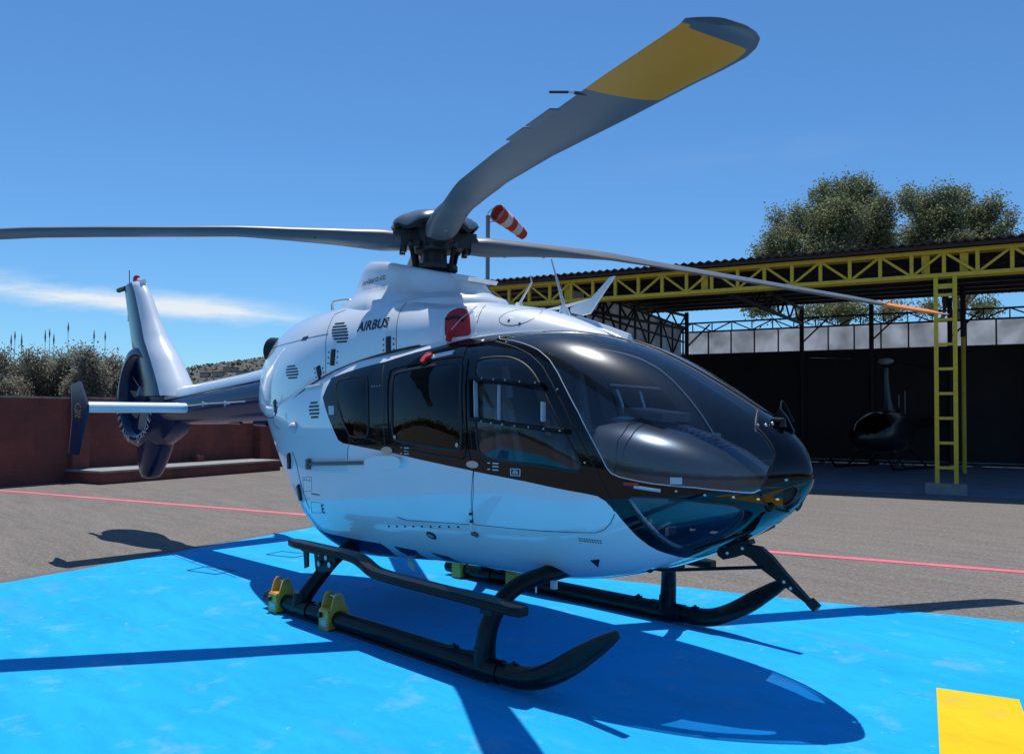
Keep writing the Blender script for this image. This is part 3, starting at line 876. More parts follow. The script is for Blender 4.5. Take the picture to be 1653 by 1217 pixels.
# ladder column
b = MB()
for s in (-.16, .20):
    b.bar(S(s, 0, .215), S(s, 0, zb_-.045), .085, .085, YS, tuple(sw))
for i in range(9):
    z = .55+i*.53
    if z < 4.6: b.bar(S(-.117, 0, z), S(.157, 0, z), .06, .06, YS)
b.bar(S(-.117, 0, 4.45), S(.157, 0, 4.45), .06, .10, YS)
b.build('ladder_column', shed, smooth=False)
b = MB(); b.box(S(.0, 0, .107), (.78, .6, .214), M['concrete'], tuple(su), tuple(sw)); b.build('column_base', shed, smooth=False)
b = MB()
p0 = px_at(1556, 762, 23.4)
b.tube([(p0.x, p0.y, 0), (p0.x, p0.y, 4.0)], .062, YS, 10)
b.build('rear_column', shed)
b = MB(); b.tube([(p0.x, p0.y, 4.0), (p0.x, p0.y, 5.5)], .075, DS, 10); b.build('rear_column_head', shed)
# roof: corrugated sheet rising to the back
rb = MB()
ns = int((SX1-SX0+.4)/.05)
rr = []
for k in range(ns+1):
    s = SX0-.2+k*.05
    dz = .028*math.cos(2*math.pi*s/.2)
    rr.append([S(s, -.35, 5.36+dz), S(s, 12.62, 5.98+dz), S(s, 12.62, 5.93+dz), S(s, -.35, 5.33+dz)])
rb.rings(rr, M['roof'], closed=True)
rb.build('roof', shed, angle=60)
b = MB()
b.bar(S(SX0-.1, -.22, 5.285), S(SX1, -.22, 5.285), .05, .075, M['roof'])
for w in (1.2, 2.6, 4.0, 5.4, 6.8, 8.2, 9.6, 11.0):
    z = 5.29+.048*w-.03
    b.bar(S(SX0, w, z-.03), S(SX1, w, z-.03), .06, .10, DS)
for s in (-9.1, -4.6, 0.1, 4.6):
    for dz in (0, -.55):
        b.bar(S(s, .3, 5.15+dz), S(s, 12.3, 5.70+dz), .09, .09, DS)
    for i in range(12):
        w0, w1 = .35+i, 1.35+i
        z0, z1 = 5.15+.046*(w0-.3), 5.15+.046*(w1-.3)
        b.bar(S(s, w0, z0-.55*(i % 2)), S(s, w1, z1-.55*((i+1) % 2)), .05, .05, DS)
b.build('roof_framing', shed, smooth=False)
# back wall, translucent panels, lattice above
BW = 12.4
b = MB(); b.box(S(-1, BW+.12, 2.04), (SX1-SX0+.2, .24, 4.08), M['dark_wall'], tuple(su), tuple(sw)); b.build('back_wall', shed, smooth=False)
b = MB(); b.box(S(-1, BW-.02, .06), (SX1-SX0, .05, .05), M['concrete'], tuple(su), tuple(sw)); b.build('skirting', shed, smooth=False)
pan = [(-9.1+.9*i) for i in range(21)]
for i, s in enumerate(pan[:-1]):
    b = MB()
    b.box(S(s+.45, BW+.14+.0, 4.55), (.9-.02, .012, .93), M['poly_panel'], tuple(su), tuple(sw))
    b.build('wall_panel', shed, smooth=False)
b = MB()
for z in (4.10, 5.02, 5.38):
    b.bar(S(SX0, BW, z), S(SX1, BW, z), .07, .06, DS)
for i, s in enumerate(pan):
    b.bar(S(s, BW+.05, 4.1), S(s, BW+.05, 5.02), .05, .05, DS, tuple(sw))
for i in range(29):
    s = -13.5+.78*i
    a, c = (5.02, 5.38) if i % 2 else (5.38, 5.02)
    b.bar(S(s, BW, a), S(s+.78, BW, c), .045, .045, DS, tuple(sw))
    b.bar(S(s, BW, 5.02), S(s, BW, 5.38), .04, .04, DS, tuple(sw))
b.build('back_lattice', shed, smooth=False)
b = MB()
for s in (-9.0, -4.6, -2.2, 0.3, 2.6, 4.6):
    b.tube([S(s, BW-.25, 0), S(s, BW-.25, 5.8)], .085, DS, 8)
    b.bar(S(s, BW-.25, 4.4), S(s+.9, BW-.1, 5.3), .06, .06, DS)
b.build('back_columns', shed)
# side wall
b = MB(); b.box(S(-9.15, 6.1, 2.0), (.2, 11.9, 4.0), M['dark_wall'], tuple(su), tuple(sw)); b.build('side_wall', shed, smooth=False)
b = MB()
rr = []
for k in range(238):
    w = .2+k*.05
    dx = .02*math.cos(2*math.pi*w/.2)
    rr.append([S(-9.2+dx, w, 4.0), S(-9.2+dx, w, 5.3), S(-9.215+dx, w, 5.3), S(-9.215+dx, w, 4.0)])
b.rings(rr, M['poly_panel'])
b.build('side_panel', shed, angle=60)
b = MB()
for i in range(9):
    w = .3+i*1.45
    b.bar(S(-9.08, w, 4.0), S(-9.08, w, 5.25), .06, .06, DS, tuple(su))
    if i < 8:
        b.bar(S(-9.08, w, 4.0 if i % 2 else 5.2), S(-9.08, w+1.45, 5.2 if i % 2 else 4.0), .05, .05, DS, tuple(su))
for z in (4.0, 4.6, 5.2):
    b.bar(S(-9.08, .2, z), S(-9.08, 12, z), .06, .06, DS)
b.build('side_bracing', shed, smooth=False)
fl = [S(SX0-.4, -.5, .004)[:2], S(SX1, -.5, .004)[:2], S(SX1, 12, .004)[:2], S(SX0-.4, 12, .004)[:2]]
sheet('shed_floor', fl, .005, M['floor'])

# ============================================================ windsock
pk = px_at(786, 0, 19.4)
t = empty('windsock', (pk.x, pk.y, 0), 'red and white striped windsock hanging from a tall grey pole', 'windsock')
ztop = px_at(788, 348, 19.4).z
b = MB(); b.tube([(pk.x, pk.y, 0), (pk.x, pk.y, ztop)], .052, M['grey_pole'], 12); b.tube([(pk.x, pk.y, ztop-.03), (pk.x, pk.y, ztop+.02)], .058, M['grey_pole'], 12); b.build('pole', t)
o0 = px_at(801, 342, 19.3); o1 = px_at(844, 374, 20.0)
ax = (o1-o0); Ls = ax.length; ax.normalize()
ringc = o0
b = MB()
sx_ = ax.cross(Vector((0, 0, 1))).normalized(); sy_ = sx_.cross(ax)
# mouth turned partly to the viewer
ring = [tuple(o0+(sx_*math.cos(a)+sy_*math.sin(a))*.215) for a in [2*math.pi*k/24 for k in range(24)]]
b.tube(ring+[ring[0]], .012, M['grey_pole'], 6)
b.tube([(pk.x, pk.y, ztop), (pk.x, pk.y, ztop+.10), tuple(o0+sy_*.0+Vector((0, 0, .19)))], .010, M['grey_pole'], 6)
b.tube([(pk.x, pk.y, ztop-.15), tuple(o0-Vector((0, 0, .19)))], .010, M['grey_pole'], 6)
b.build('mouth_ring', t)
b = MB()
for k in range(5):
    rs = []
    for q in range(4):
        f = (k+q/3)/5
        rad = .215-.085*f+.008*math.sin(f*31)
        c = o0+ax*(Ls*f)+Vector((0, 0, -.06*f*f))
        rs.append([c+(sx_*math.cos(a)*(1+.05*math.sin(3*a+f*9))+sy_*math.sin(a))*rad for a in [2*math.pi*j/24 for j in range(24)]])
    b.rings(rs, M['sock_red'] if k % 2 == 0 else M['sock_white'], cap0=False, cap1=False)
b.build('sock', t)

# ============================================================ small helicopter parked in the shade of the shed
hp = px_at(1432, 745, 25.6); HB = Vector((hp.x, hp.y, 0))
hx = Vector((-rh*.62-fh*.78)).normalized()           # nose direction: towards the viewer and left
hx = Vector((-rh*.80-fh*.60)).normalized()
hy = Vector((-hx.y, hx.x, 0))


def Hh(x, y, z):
    p = HB+hx*x+hy*y
    return (p.x, p.y, z)


t = empty('parked_helicopter', tuple(HB), 'small dark piston helicopter with a tall mast parked in the shade inside the shed', 'helicopter')
dk = mat('dark_fuselage_paint', (0.010, 0.011, 0.013), 0.3, coat=.3)
b = MB()
rs = []
for x, w, z0, z1 in ((1.75, .05, .95, 1.05), (1.6, .35, .72, 1.25), (1.2, .56, .55, 1.55), (.6, .64, .48, 1.80), (0, .64, .48, 1.85), (-.6, .55, .55, 1.80), (-1.1, .35, .9, 1.7), (-1.5, .18, 1.25, 1.6)):
    cz, hz_ = (z0+z1)/2, (z1-z0)/2
    rs.append([Hh(x, w*np.sign(math.cos(a))*abs(math.cos(a))**.75, cz+hz_*np.sign(math.sin(a))*abs(math.sin(a))**.75) for a in [2*math.pi*k/20 for k in range(20)]])
b.rings(rs, dk); b.build('cabin', t, angle=50)
b = MB()
rs = []
for x, w, z0, z1 in ((1.66, .24, 1.02, 1.24), (1.42, .46, 1.05, 1.50), (1.15, .57, 1.12, 1.66), (.85, .62, 1.2, 1.78)):
    rs.append([Hh(x+.02, (w+.012)*math.cos(a), z0+(z1-z0)*math.sin(a)) for a in [math.pi*k/14 for k in range(15)]])
b.rings(rs, M['tinted'], closed=False); b.build('windshield', t)
b = MB(); b.tube([Hh(-1.3, 0, 1.42), Hh(-5.4, 0, 1.62)], [.17, .09], dk, 12); b.build('tail_boom', t)
b = MB(); b.prism([(-5.1, 1.6), (-5.5, 2.35), (-5.75, 2.35), (-5.6, 1.6), (-5.75, 1.0), (-5.5, 1.0)], lambda u, v, k: Hh(u, k, v), -.03, .03, dk); b.build('tail_fin', t, smooth=False)
b = MB()
b.rings([[Hh(c*ll+ox, w*s_, z) for c, s_ in [(math.cos(a), math.sin(a)) for a in [2*math.pi*k/16 for k in range(16)]]] for z, ll, w, ox in ((1.75, .55, .22, -.25), (2.2, .26, .12, -.1), (2.9, .16, .075, 0), (3.2, .13, .07, 0))], dk); b.build('mast', t)
b = MB(); b.sphere(Hh(.06, 0, 3.42), .24, M['silver_tape'], sq=(1.0, .75, .42)); b.build('rotor_head_cover', t)
for sg in (1, -1):
    b = MB(); b.rings([[Hh(sg*(.2+4.6*f)+0, sg*c*.6*f+yy, 3.40-.12*f*f+zz) for yy, zz in ((-.09, 0), (0, .012), (.09, 0), (0, -.012))] for c, f in ((.5, i/10) for i in range(11))], dk); b.build('rotor_blade', t)
for sg in (1, -1):
    b = MB(); b.tube(smoothcurve([Hh(1.7, sg*.95, .32), Hh(1.45, sg*.95, .10), Hh(1.2, sg*.95, .05), Hh(-1.2, sg*.95, .05)], 5), .035, M['black_metal'], 8)
    for x in (.7, -.6):
        b.tube([Hh(x, sg*.95, .08), Hh(x, sg*.4, .6)], .03, M['black_metal'], 8)
    b.build('skid', t)
b = MB()
b.tube([Hh(-.75, .0, 1.8), Hh(-.75, .0, 2.35)], .012, M['silver_tape'], 6); b.tube([Hh(-1.05, .05, 1.75), Hh(-1.05, .05, 2.5)], .012, M['silver_tape'], 6)
b.build('antenna', t)

# ============================================================ the helicopter
heli = empty('helicopter', (0.6, 0, 0), 'large glossy white, black and navy helicopter parked on the blue landing pad', 'helicopter', None)


def cspl(Y, clamp0=None):
    Y = np.asarray(Y, float)
    n, m = Y.shape
    MM = np.zeros((n, m))
    for c in range(m):
        A = np.zeros((n, n)); b = np.zeros(n)
        for i in range(1, n-1):
            A[i, i-1:i+2] = (1, 4, 1)
            b[i] = 6*(Y[i+1, c]-2*Y[i, c]+Y[i-1, c])
        A[-1, -1] = 1
        if clamp0 is not None and clamp0[c]:
            A[0, :2] = (2, 1); b[0] = 6*(Y[1, c]-Y[0, c])
        else:
            A[0, 0] = 1
        MM[:, c] = np.linalg.solve(A, b)
    return MM


def ceval(Y, MM, t):
    t = np.atleast_1d(np.asarray(t, float))
    n = len(Y)
    i = np.clip(np.floor(t).astype(int), 0, n-2)
    s = (t-i)[:, None]
    q = 1-s
    return q*Y[i]+s*Y[i+1]+((q**3-q)*MM[i]+(s**3-s)*MM[i+1])/6


class Skin:
    """smooth right-hand half surface from a table of stations; v = -1 bottom .. 0 widest .. 1 top"""

    def __init__(s, rows, two):
        s.Y = np.array(rows)
        s.two = two
        s.M = cspl(s.Y, [1, 0, 0, 0, 0, 0, 0] if two else None)
        s.n = len(rows)-1
        tt = np.linspace(0, s.n, 3000)
        s.tx = tt; s.xx = ceval(s.Y, s.M, tt)[:, 0]

    def prm(s, t):
        r = ceval(s.Y, s.M, t).T
        if s.two: return r
        x, w, zb, zt, n = r
        return x, w, zt, zb, zb, n, n

    def pt(s, t, v):
        x, w, zt, zb, zm, nt, nb = s.prm(t)
        v = np.asarray(v, float)
        a = v*np.pi/2
        c = np.maximum(np.cos(a), 0); q = np.abs(np.sin(a)); n = np.where(v > 0, nt, nb)
        r = (c**n+q**n)**(-1/n)
        h = np.where(v > 0, zt-zm, zb-zm)
        return np.stack([x, -np.maximum(w, 0)*r*c, zm+h*r*q], -1)

    def nrm(s, t, v):
        e = 1e-3
        lo = -1 if s.two else 0
        t = np.atleast_1d(np.asarray(t, float)); v = np.atleast_1d(np.asarray(v, float))
        tc, vc = np.clip(t, .02, s.n-.02), np.clip(v, lo+.003, .997)
        a = s.pt(tc+e, vc)-s.pt(tc-e, vc); b = s.pt(tc, vc+e)-s.pt(tc, vc-e)
        n = np.cross(a, b)
        n /= np.linalg.norm(n, axis=1)[:, None]+1e-12
        out = s.pt(tc, vc)-np.array([1.0, 0, 1.3])
        sg = np.sign((n*out).sum(1))
        n *= sg[:, None]
        return n

    def tv(s, x, z):
        x = np.atleast_1d(np.asarray(x, float)); z = np.atleast_1d(np.asarray(z, float))
        o = np.argsort(s.xx)
        t = np.interp(x, s.xx[o], s.tx[o])
        _, w, zt, zb, zm, nt, nb = s.prm(t)
        upper = z >= zm
        n = np.where(upper, nt, nb)
        g = np.clip(np.abs(z-zm)/np.abs(np.where(upper, zt-zm, zb-zm)), 0, .9999)
        c = (1-g**n)**(1/n)
        v = np.arctan2(g, c)*2/np.pi*np.where(upper, 1, -1)
        return t, v

    def at(s, x, z, lift=0.0):
        t, v = s.tv(x, z)
        return s.pt(t, v)+s.nrm(t, v)*lift


pod = Skin(DATA['ROWS'], True)
cowl = Skin(DATA['CROWS'], False)


def pip(poly, P):
    poly = np.asarray(poly); P = np.asarray(P)
    ins = np.zeros(len(P), bool)
    j = len(poly)-1
    for i in range(len(poly)):
        xi, yi = poly[i]; xj, yj = poly[j]
        c = ((yi > P[:, 1]) != (yj > P[:, 1])) & (P[:, 0] < (xj-xi)*(P[:, 1]-yi)/(yj-yi+1e-15)+xi)
        ins ^= c
        j = i
    return ins


def rnd(poly, k=2):
    """soften the corners of a closed outline"""
    P = np.asarray(poly, float)
    for _ in range(k):
        Q = np.roll(P, -1, 0)
        P = np.stack([.75*P+.25*Q, .25*P+.75*Q], 1).reshape(-1, 2)
    return P


def vy(t, y):
    """v where the half width is |y| near the top"""
    vv = np.linspace(.5, 1, 2000)
    p = pod.pt(np.full(2000, t), vv)
    return float(vv[np.argmin(np.abs(-p[:, 1]-y))])


TS, VS = .32, 1.25
reg = {k: np.array(DATA[k]) for k in ('BK', 'WS', 'DG', 'SG', 'RG', 'FD', 'SD', 'CH', 'NH', 'NV', 'ST1', 'ST2')}
post = [[t, vy(t, .045)] for t in (2.95, 3.3, 3.7, 4.1, 4.5, 4.9, 5.2, 5.42)]
reg['WS'] = np.array(DATA['WS'][:-2]+post+[[5.9, .86], [6.4, .735]])
reg['BK'] = np.array(DATA['BK']+[[6.9, .715], [5.9, .87], [5.36, 1.02], [-.1, 1.02], [-.1, -1.02], [3.95, -1.02], [4.05, -.9]])
reg['NV'] = np.array([[14.1, -.40], [12, -.36]]+DATA['NV']+[[8.55, -1.02], [14.1, -1.02]])
for k in ('ST1', 'ST2'):
    q = reg[k]
    reg[k] = np.array([q[0], q[1], q[2], q[2]+[.16, -.25], q[3]+[.16, -.28], q[3]])
for k in ('DG', 'SG', 'RG', 'CH'):
    reg[k] = rnd(reg[k], 1)
verts2, edges2 = [], []
for ti in np.arange(0.04, pod.n+1e-6, .11):
    for vi in np.linspace(-1, 1, 47):
        verts2.append((ti*TS, vi*VS))
for k, poly in reg.items():
    P = []
    for i in range(len(poly)):
        p, q = poly[i], poly[(i+1) % len(poly)]
        d = np.hypot((q-p)[0]*TS, (q-p)[1]*VS)
        for j in range(max(1, int(d/.05))):
            P.append(p+(q-p)*j/max(1, int(d/.05)))
    b0 = len(verts2)
    P = [(min(max(a, .04), pod.n)*TS, min(max(c, -1), 1)*VS) for a, c in P]
    verts2 += P
    edges2 += [(b0+i, b0+(i+1) % len(P)) for i in range(len(P))]
cv, ce, cf, *_ = delaunay_2d_cdt([Vector(v) for v in verts2], edges2, [], 0, 1e-5)
cv = np.array([(v.x/TS, v.y/VS) for v in cv])
cf = np.array([list(f) for f in cf])
cen = cv[cf].mean(1)
ar = np.abs(np.cross(np.c_[cv[cf[:, 1]]-cv[cf[:, 0]], np.zeros(len(cf))], np.c_[cv[cf[:, 2]]-cv[cf[:, 0]], np.zeros(len(cf))])[:, 2])
cf, cen = cf[ar > 1e-9], cen[ar > 1e-9]
I = {k: pip(p, cen) for k, p in reg.items()}
part = np.zeros(len(cf), int)                     # 0 shell 1 front door 2 sliding door 3 windshield 4 chin 5 door glass 6 slide glass 7 rear glass 8 lamp
part[I['FD']] = 1; part[I['SD']] = 2; part[I['WS']] = 3; part[I['CH']] = 4; part[I['DG']] = 5; part[I['SG']] = 6; part[I['RG']] = 7; part[I['NH']] = 8
paint = np.zeros(len(cf), int)
paint[I['NV'] | I['ST1'] | I['ST2']] = 2
paint[I['BK']] = 1
PP = pod.pt(cv[:, 0], cv[:, 1]); NN = pod.nrm(cv[:, 0], cv[:, 1])
SIDE = ((1, 'R'), (-1, 'L'))


def bulge(ids, P2):
    """how far a blown side window stands out at skin points P2"""
    key = {5: 'DG', 6: 'SG', 7: 'RG'}.get(ids[0])
    if key is None: return np.zeros(len(P2))
    q = reg[key]*[TS, VS]
    a, b_ = q, np.roll(q, -1, 0)
    X_ = P2*[TS, VS]
    d = np.full(len(X_), 9.0)
    for p0, p1 in zip(a, b_):
        u = p1-p0
        t = np.clip(((X_-p0)@u)/(u@u+1e-12), 0, 1)
        d = np.minimum(d, np.linalg.norm(X_-(p0+t[:, None]*u), axis=1))
    s = np.clip(d/.20, 0, 1)
    return {5: .030, 6: .020, 7: .012}[ids[0]]*(1-(1-s)**2)


def skin_part(name, ids, sides, parent, mats, lift=0.0, flip=False):
    V_, F_, MI, NO = [], [], [], []
    for sd in sides:
        sel = np.isin(part, ids)
        fs = cf[sel]; pm = paint[sel]
        used = np.unique(fs); mp = {u: i+len(V_) for i, u in enumerate(used)}
        bl = bulge(ids, cv[used]); P = PP[used]+NN[used]*(lift+bl)[:, None]; N = NN[used].copy()
        if flip: N = -N
        if sd < 0:
            P = P*[1, -1, 1]; N = N*[1, -1, 1]
        V_ += P.tolist(); NO += N.tolist()
        for f, m in zip(fs, pm):
            a, b, c = (PP[i]*([1, 1, 1] if sd > 0 else [1, -1, 1]) for i in f)
            g = np.cross(b-a, c-a)
            nn = NN[f].mean(0)*([1, 1, 1] if sd > 0 else [1, -1, 1])
            ff = [mp[i] for i in f]
            if (g@nn < 0) != flip: ff = ff[::-1]
            F_.append(ff); MI.append(m if len(mats) > 1 else 0)
    b = MB()
    b.v, b.f, b.m, b.mats = V_, F_, MI, mats
    return b.build(name, parent, fix=False, normals=None if ids[0] in (5, 6, 7) else NO, angle=None if ids[0] in (5, 6, 7) else 35)


paints = [M['white'], M['black'], M['navy']]
shell = skin_part('fuselage', [0], (1, -1), heli, paints)
lin = skin_part('cabin_lining', [0, 1, 2], (1, -1), heli, [M['lining']], lift=-.03, flip=True)
doors = {}
for sd, nm in SIDE:
    doors['f'+nm] = skin_part('front_door', [1], (sd,), heli, paints, lift=.002)
    doors['s'+nm] = skin_part('sliding_door', [2], (sd,), heli, paints, lift=.004)
    skin_part('door_window', [5], (sd,), doors['f'+nm], [M['clear']], lift=.001)
    skin_part('door_window', [6], (sd,), doors['s'+nm], [M['tinted']], lift=.002)
    skin_part('windshield', [3], (sd,), heli, [M['shield']], lift=.002)
    skin_part('chin_window', [4], (sd,), heli, [M['shield']], lift=.001)
    skin_part('rear_window', [7], (sd,), heli, [M['tinted']], lift=.001)
    o = skin_part('landing_lamp', [8], (sd,), heli, [M['lens']], lift=-.03)


def strip(b, pts, w, lift, m, sk=pod, tv=False, sides=(1, -1), step=.02, closed=False, base=-.004):
    P = np.asarray(pts, float)
    if closed: P = np.r_[P, P[:1]]
    seg = np.linalg.norm(np.diff(P*([TS, VS] if tv else [1, 1]), axis=0), axis=1)
    L = np.r_[0, np.cumsum(seg)]
    s = np.linspace(0, L[-1], max(2, int(L[-1]/step)+1))
    Q = np.c_[np.interp(s, L, P[:, 0]), np.interp(s, L, P[:, 1])]
    t, v = (Q[:, 0], Q[:, 1]) if tv else sk.tv(Q[:, 0], Q[:, 1])
    p = sk.pt(t, v); n = sk.nrm(t, v)
    tg = np.gradient(p, axis=0)
    if closed: tg[0] = tg[-1] = p[1]-p[-2]
    sd = np.cross(n, tg); sd /= np.linalg.norm(sd, axis=1)[:, None]+1e-12
    for sg in sides:
        k = np.array([1, sg, 1])
        rs = [[tuple(k*(p[i]+sd[i]*a*w/2+n[i]*h)) for a, h in ((-1, base), (-1, lift*.7), (-.6, lift), (.6, lift), (1, lift*.7), (1, base))] for i in range(len(p))]
        b.rings(rs, m)


def patch(b, poly, lift, m, sk=pod, sides=(1,), cell=.025, base=-.004):
    P = np.asarray(poly, float)
    lo, hi = P.min(0), P.max(0)
    pts = [tuple(p) for p in P]
    n = len(pts)
    for x in np.arange(lo[0]+cell/2, hi[0], cell):
        for z in np.arange(lo[1]+cell/2, hi[1], cell):
            if pip(P, [[x, z]])[0]: pts.append((x, z))
    v2, _, f2, *_ = delaunay_2d_cdt([Vector(p) for p in pts], [(i, (i+1) % n) for i in range(n)], [], 1, 1e-5)
    v2 = np.array([(v.x, v.y) for v in v2])
    t, v = sk.tv(v2[:, 0], v2[:, 1])
    p = sk.pt(t, v); nn = sk.nrm(t, v)
    cnt = {}
    for f in f2:
        for i in range(3):
            e = (f[i], f[(i+1) % 3]); cnt[tuple(sorted(e))] = cnt.get(tuple(sorted(e)), 0)+1
    bd = [e for e, c in cnt.items() if c == 1]
    N = len(v2)
    for sg in sides:
        k = np.array([1, sg, 1])
        vs = list((p+nn*lift)*k)+list((p+nn*base)*k)
        b.add(vs, [tuple(f) for f in f2]+[(a, c, c+N, a+N) for a, c in bd], m)


def oval(x, z, a, h, n=20, sh=0.0, e=2.0):
    return [(x+a*np.sign(math.cos(q))*abs(math.cos(q))**(2/e)+sh*math.sin(q)*h, z+h*np.sign(math.sin(q))*abs(math.sin(q))**(2/e)) for q in [2*math.pi*k/n for k in range(n)]]


X, CX, PR = DATA['X'], DATA['C'], DATA['P']
# ---- door gaps and window seals
b = MB()
strip(b, X['seam_fd'], .0045, .0035, M['gap'])
strip(b, [(1.062, 2.13), (1.30, 2.145), (1.48, 2.10)], .006, .004, M['rubber'])
strip(b, X['seam_sd'], .012, .006, M['ink']); strip(b, X['seam_sd2'], .0045, .006, M['gap'])
fd = reg['FD'][1:13]
strip(b, fd, .006, .0042, M['rubber'], tv=True)
strip(b, X['seam_r'], .004, .003, M['ink'])
b.build('door_gap', heli)
for sd, nm in SIDE:
    b = MB(); strip(b, reg['DG'], .016, .007, M['rubber'], tv=True, closed=True, sides=(sd,)); b.build('window_seal', doors['f'+nm])
    b = MB()
    strip(b, reg['SG'], .022, .010, M['rubber'], tv=True, closed=True, sides=(sd,))
    g = reg['SG']; c = g.mean(0)
    strip(b, c+(g-c)*[1.13, 1.18], .014, .012, M['black'], tv=True, closed=True, sides=(sd,))
    b.build('window_seal', doors['s'+nm])
b = MB()
strip(b, reg['RG'], .016, .006, M['rubber'], tv=True, closed=True)
strip(b, reg['CH'], .014, .005, M['rubber'], tv=True, closed=True)
c_ = np.array([DATA['CH'][i] for i in (0, 11, 10, 9, 8)]); strip(b, c_+(np.array(DATA['CH']).mean(0)-c_)*.05, .016, -.012, M['silver_tape'], tv=True, base=-.02)
b.build('window_seal', heli)
b = MB()
ws = reg['WS']
strip(b, ws[:20], .005, .004, M['silver_tape'], tv=True)
strip(b, ws[19:], .012, .006, M['rubber'], tv=True)
b.build('windshield_seal', heli)
# screws along the black frame
b = MB()


def dot(b, x, z, r, m, lift=.006, sk=pod, sides=(1,)):
    patch(b, oval(x, z, r, r, 10), lift, m, sk, sides, cell=1)


for x, z in X['pins']+X['pin']: dot(b, x, z, .0065, M['steel'], .008, sides=(1, -1))
for x, z in X['vdots']: dot(b, x, z, .005, M['steel'])
for x, z in X['screws']: dot(b, x, z, .019, M['ink'], .0085); dot(b, x, z, .015, M['steel'], .010)
b.build('screw', heli)
# ---- front door: sliding window frame, handles
for sd, nm in SIDE:
    b = MB()
    for k in ('rail_up', 'rail_lo'): strip(b, X[k], .030, .052, M['black_metal'], sides=(sd,), base=.0)
    strip(b, X['rail_v'], .014, .046, M['black_metal'], sides=(sd,), base=0); strip(b, [(x+.045, z) for x, z in X['rail_v']], .009, .044, M['silver_tape'], sides=(sd,), base=.01)
    strip(b, X['rail_s'], .009, .046, M['silver_tape'], sides=(sd,), base=.02)
    for x, z in X['scr_door']: dot(b, x, z, .0055, M['steel'], .055, sides=(sd,))
    b.build('sliding_window_frame', doors['f'+nm])
    b = MB(); strip(b, [(1.95, 1.70), (1.97, 1.585)], .020, .046, M['silver_tape'], sides=(sd,), base=.01); b.build('window_grip', doors['f'+nm])
    b = MB(); patch(b, oval(*np.mean(X['h2'], 0), .058, .024), .012, M['steel'], sides=(sd,)); b.build('handle', doors['f'+nm])
    b = MB(); patch(b, oval(*np.mean(X['h1'], 0), .066, .026), .014, M['steel'], sides=(sd,)); b.build('handle', doors['s'+nm])
    b = MB()
    strip(b, X['hinge'][:2], .028, .014, M['white'], sides=(sd,)); strip(b, X['hinge'][1:], .03, .02, M['brown_rail'], sides=(sd,))
    dot(b, X['hinge'][0][0]+.005, X['hinge'][0][1]-.02, .010, M['ink'], .018, sides=(sd,)); dot(b, X['hinge'][0][0]+.0, X['hinge'][0][1]-.07, .010, M['ink'], .018, sides=(sd,))
    b.build('hinge', doors['f'+nm])
    b = MB(); strip(b, X['rod'], .028, .030, M['brown_rail'], sides=(sd,)); patch(b, oval(X['rod'][0][0]+.01, X['rod'][0][1], .02, .045, e=3), .035, M['brown_rail'], sides=(sd,)); b.build('door_rail', heli)
    b = MB()
    (xa, za), (xb, zb2) = X['rodbox']
    patch(b, rnd([(xa, za-.055), (xb-.02, zb2-.05), (xb+.02, zb2), (xb-.02, zb2+.055), (xa, za+.05)], 2), .042, M['white'], sides=(sd,)); b.build('rail_fairing', doors['s'+nm])
b = MB()
n = 9
for i in range(n):
    f = i/(n-1)
    for (p, q) in ((X['dots'][0], X['dots'][1]),):
        dot(b, p[0]+(q[0]-p[0])*f, p[1]+(q[1]-p[1])*f, .0065, M['ink'], .007, sides=(1, -1))
strip(b, [(X['dots'][0][0], X['dots'][0][1]-.022), (X['dots'][1][0]+.12, X['dots'][1][1]-.03)], .006, .006, M['white'])
b.build('rivet_row', heli)
b = MB(); patch(b, rnd([(.825, .752), (.915, .742), (.915, .79), (.825, .80)], 2), .006, M['ink']); patch(b, rnd([(.84, .762), (.90, .756), (.90, .78), (.84, .786)], 2), .008, M['steel']); b.build('jack_socket', heli)
b = MB()
for q in (X['hatch'], X['hatch2']): strip(b, q, .0028, .0015, M['gap'], closed=True, sides=(1,))
for q in (X['hatch'],):
    for i in range(3): dot(b, q[0][0]+.03+i*.05, q[0][1]-.02, .006, M['ink'], .004)
strip(b, [(-.95, 1.30), (-.86, 1.20), (-.80, 1.05), (-.70, .83)], .004, .003, M['ink'])
strip(b, [(-1.55, 1.60), (-1.48, 1.52), (-1.30, 1.49)], .004, .003, M['ink'])
b.build('access_panel', heli)
b = MB(); patch(b, [(-.355, 1.695), (-.268, 1.694), (-.251, 1.623), (-.327, 1.623)], .003, M['silver_tape']); patch(b, [(2.748, 1.282), (2.806, 1.282), (2.806, 1.244), (2.748, 1.244)], .004, M['silver_tape']); b.build('label_plate', heli)
b = MB(); patch(b, [(2.165, .74), (2.225, .752), (2.17, .693)], .006, M['ink']); b.build('drain_scoop', heli)
b = MB()
c = pod.at(X['dome'][0][0], X['dome'][0][1], .0)[0]; nn = pod.nrm(*pod.tv(X['dome'][0][0], X['dome'][0][1]))[0]
b.sphere(tuple(c+nn*.01), .05, M['silver_tape'], 14, 8); b.build('position_lamp', heli)
b = MB(); strip(b, X['handle_deck'], .03, .028, M['silver_tape'], sides=(1, -1)); b.build('grab_handle', heli)
# latch and hooks low on the rear fuselage
b = MB()
for x, z in ((-1.02, 1.22), (-.84, .96)):
    patch(b, [(x-.02, z-.07), (x+.02, z-.07), (x+.035, z), (x+.02, z+.07), (x-.02, z+.05)], .02, M['ink'], sides=(1, -1))
b.build('door_latch', heli)


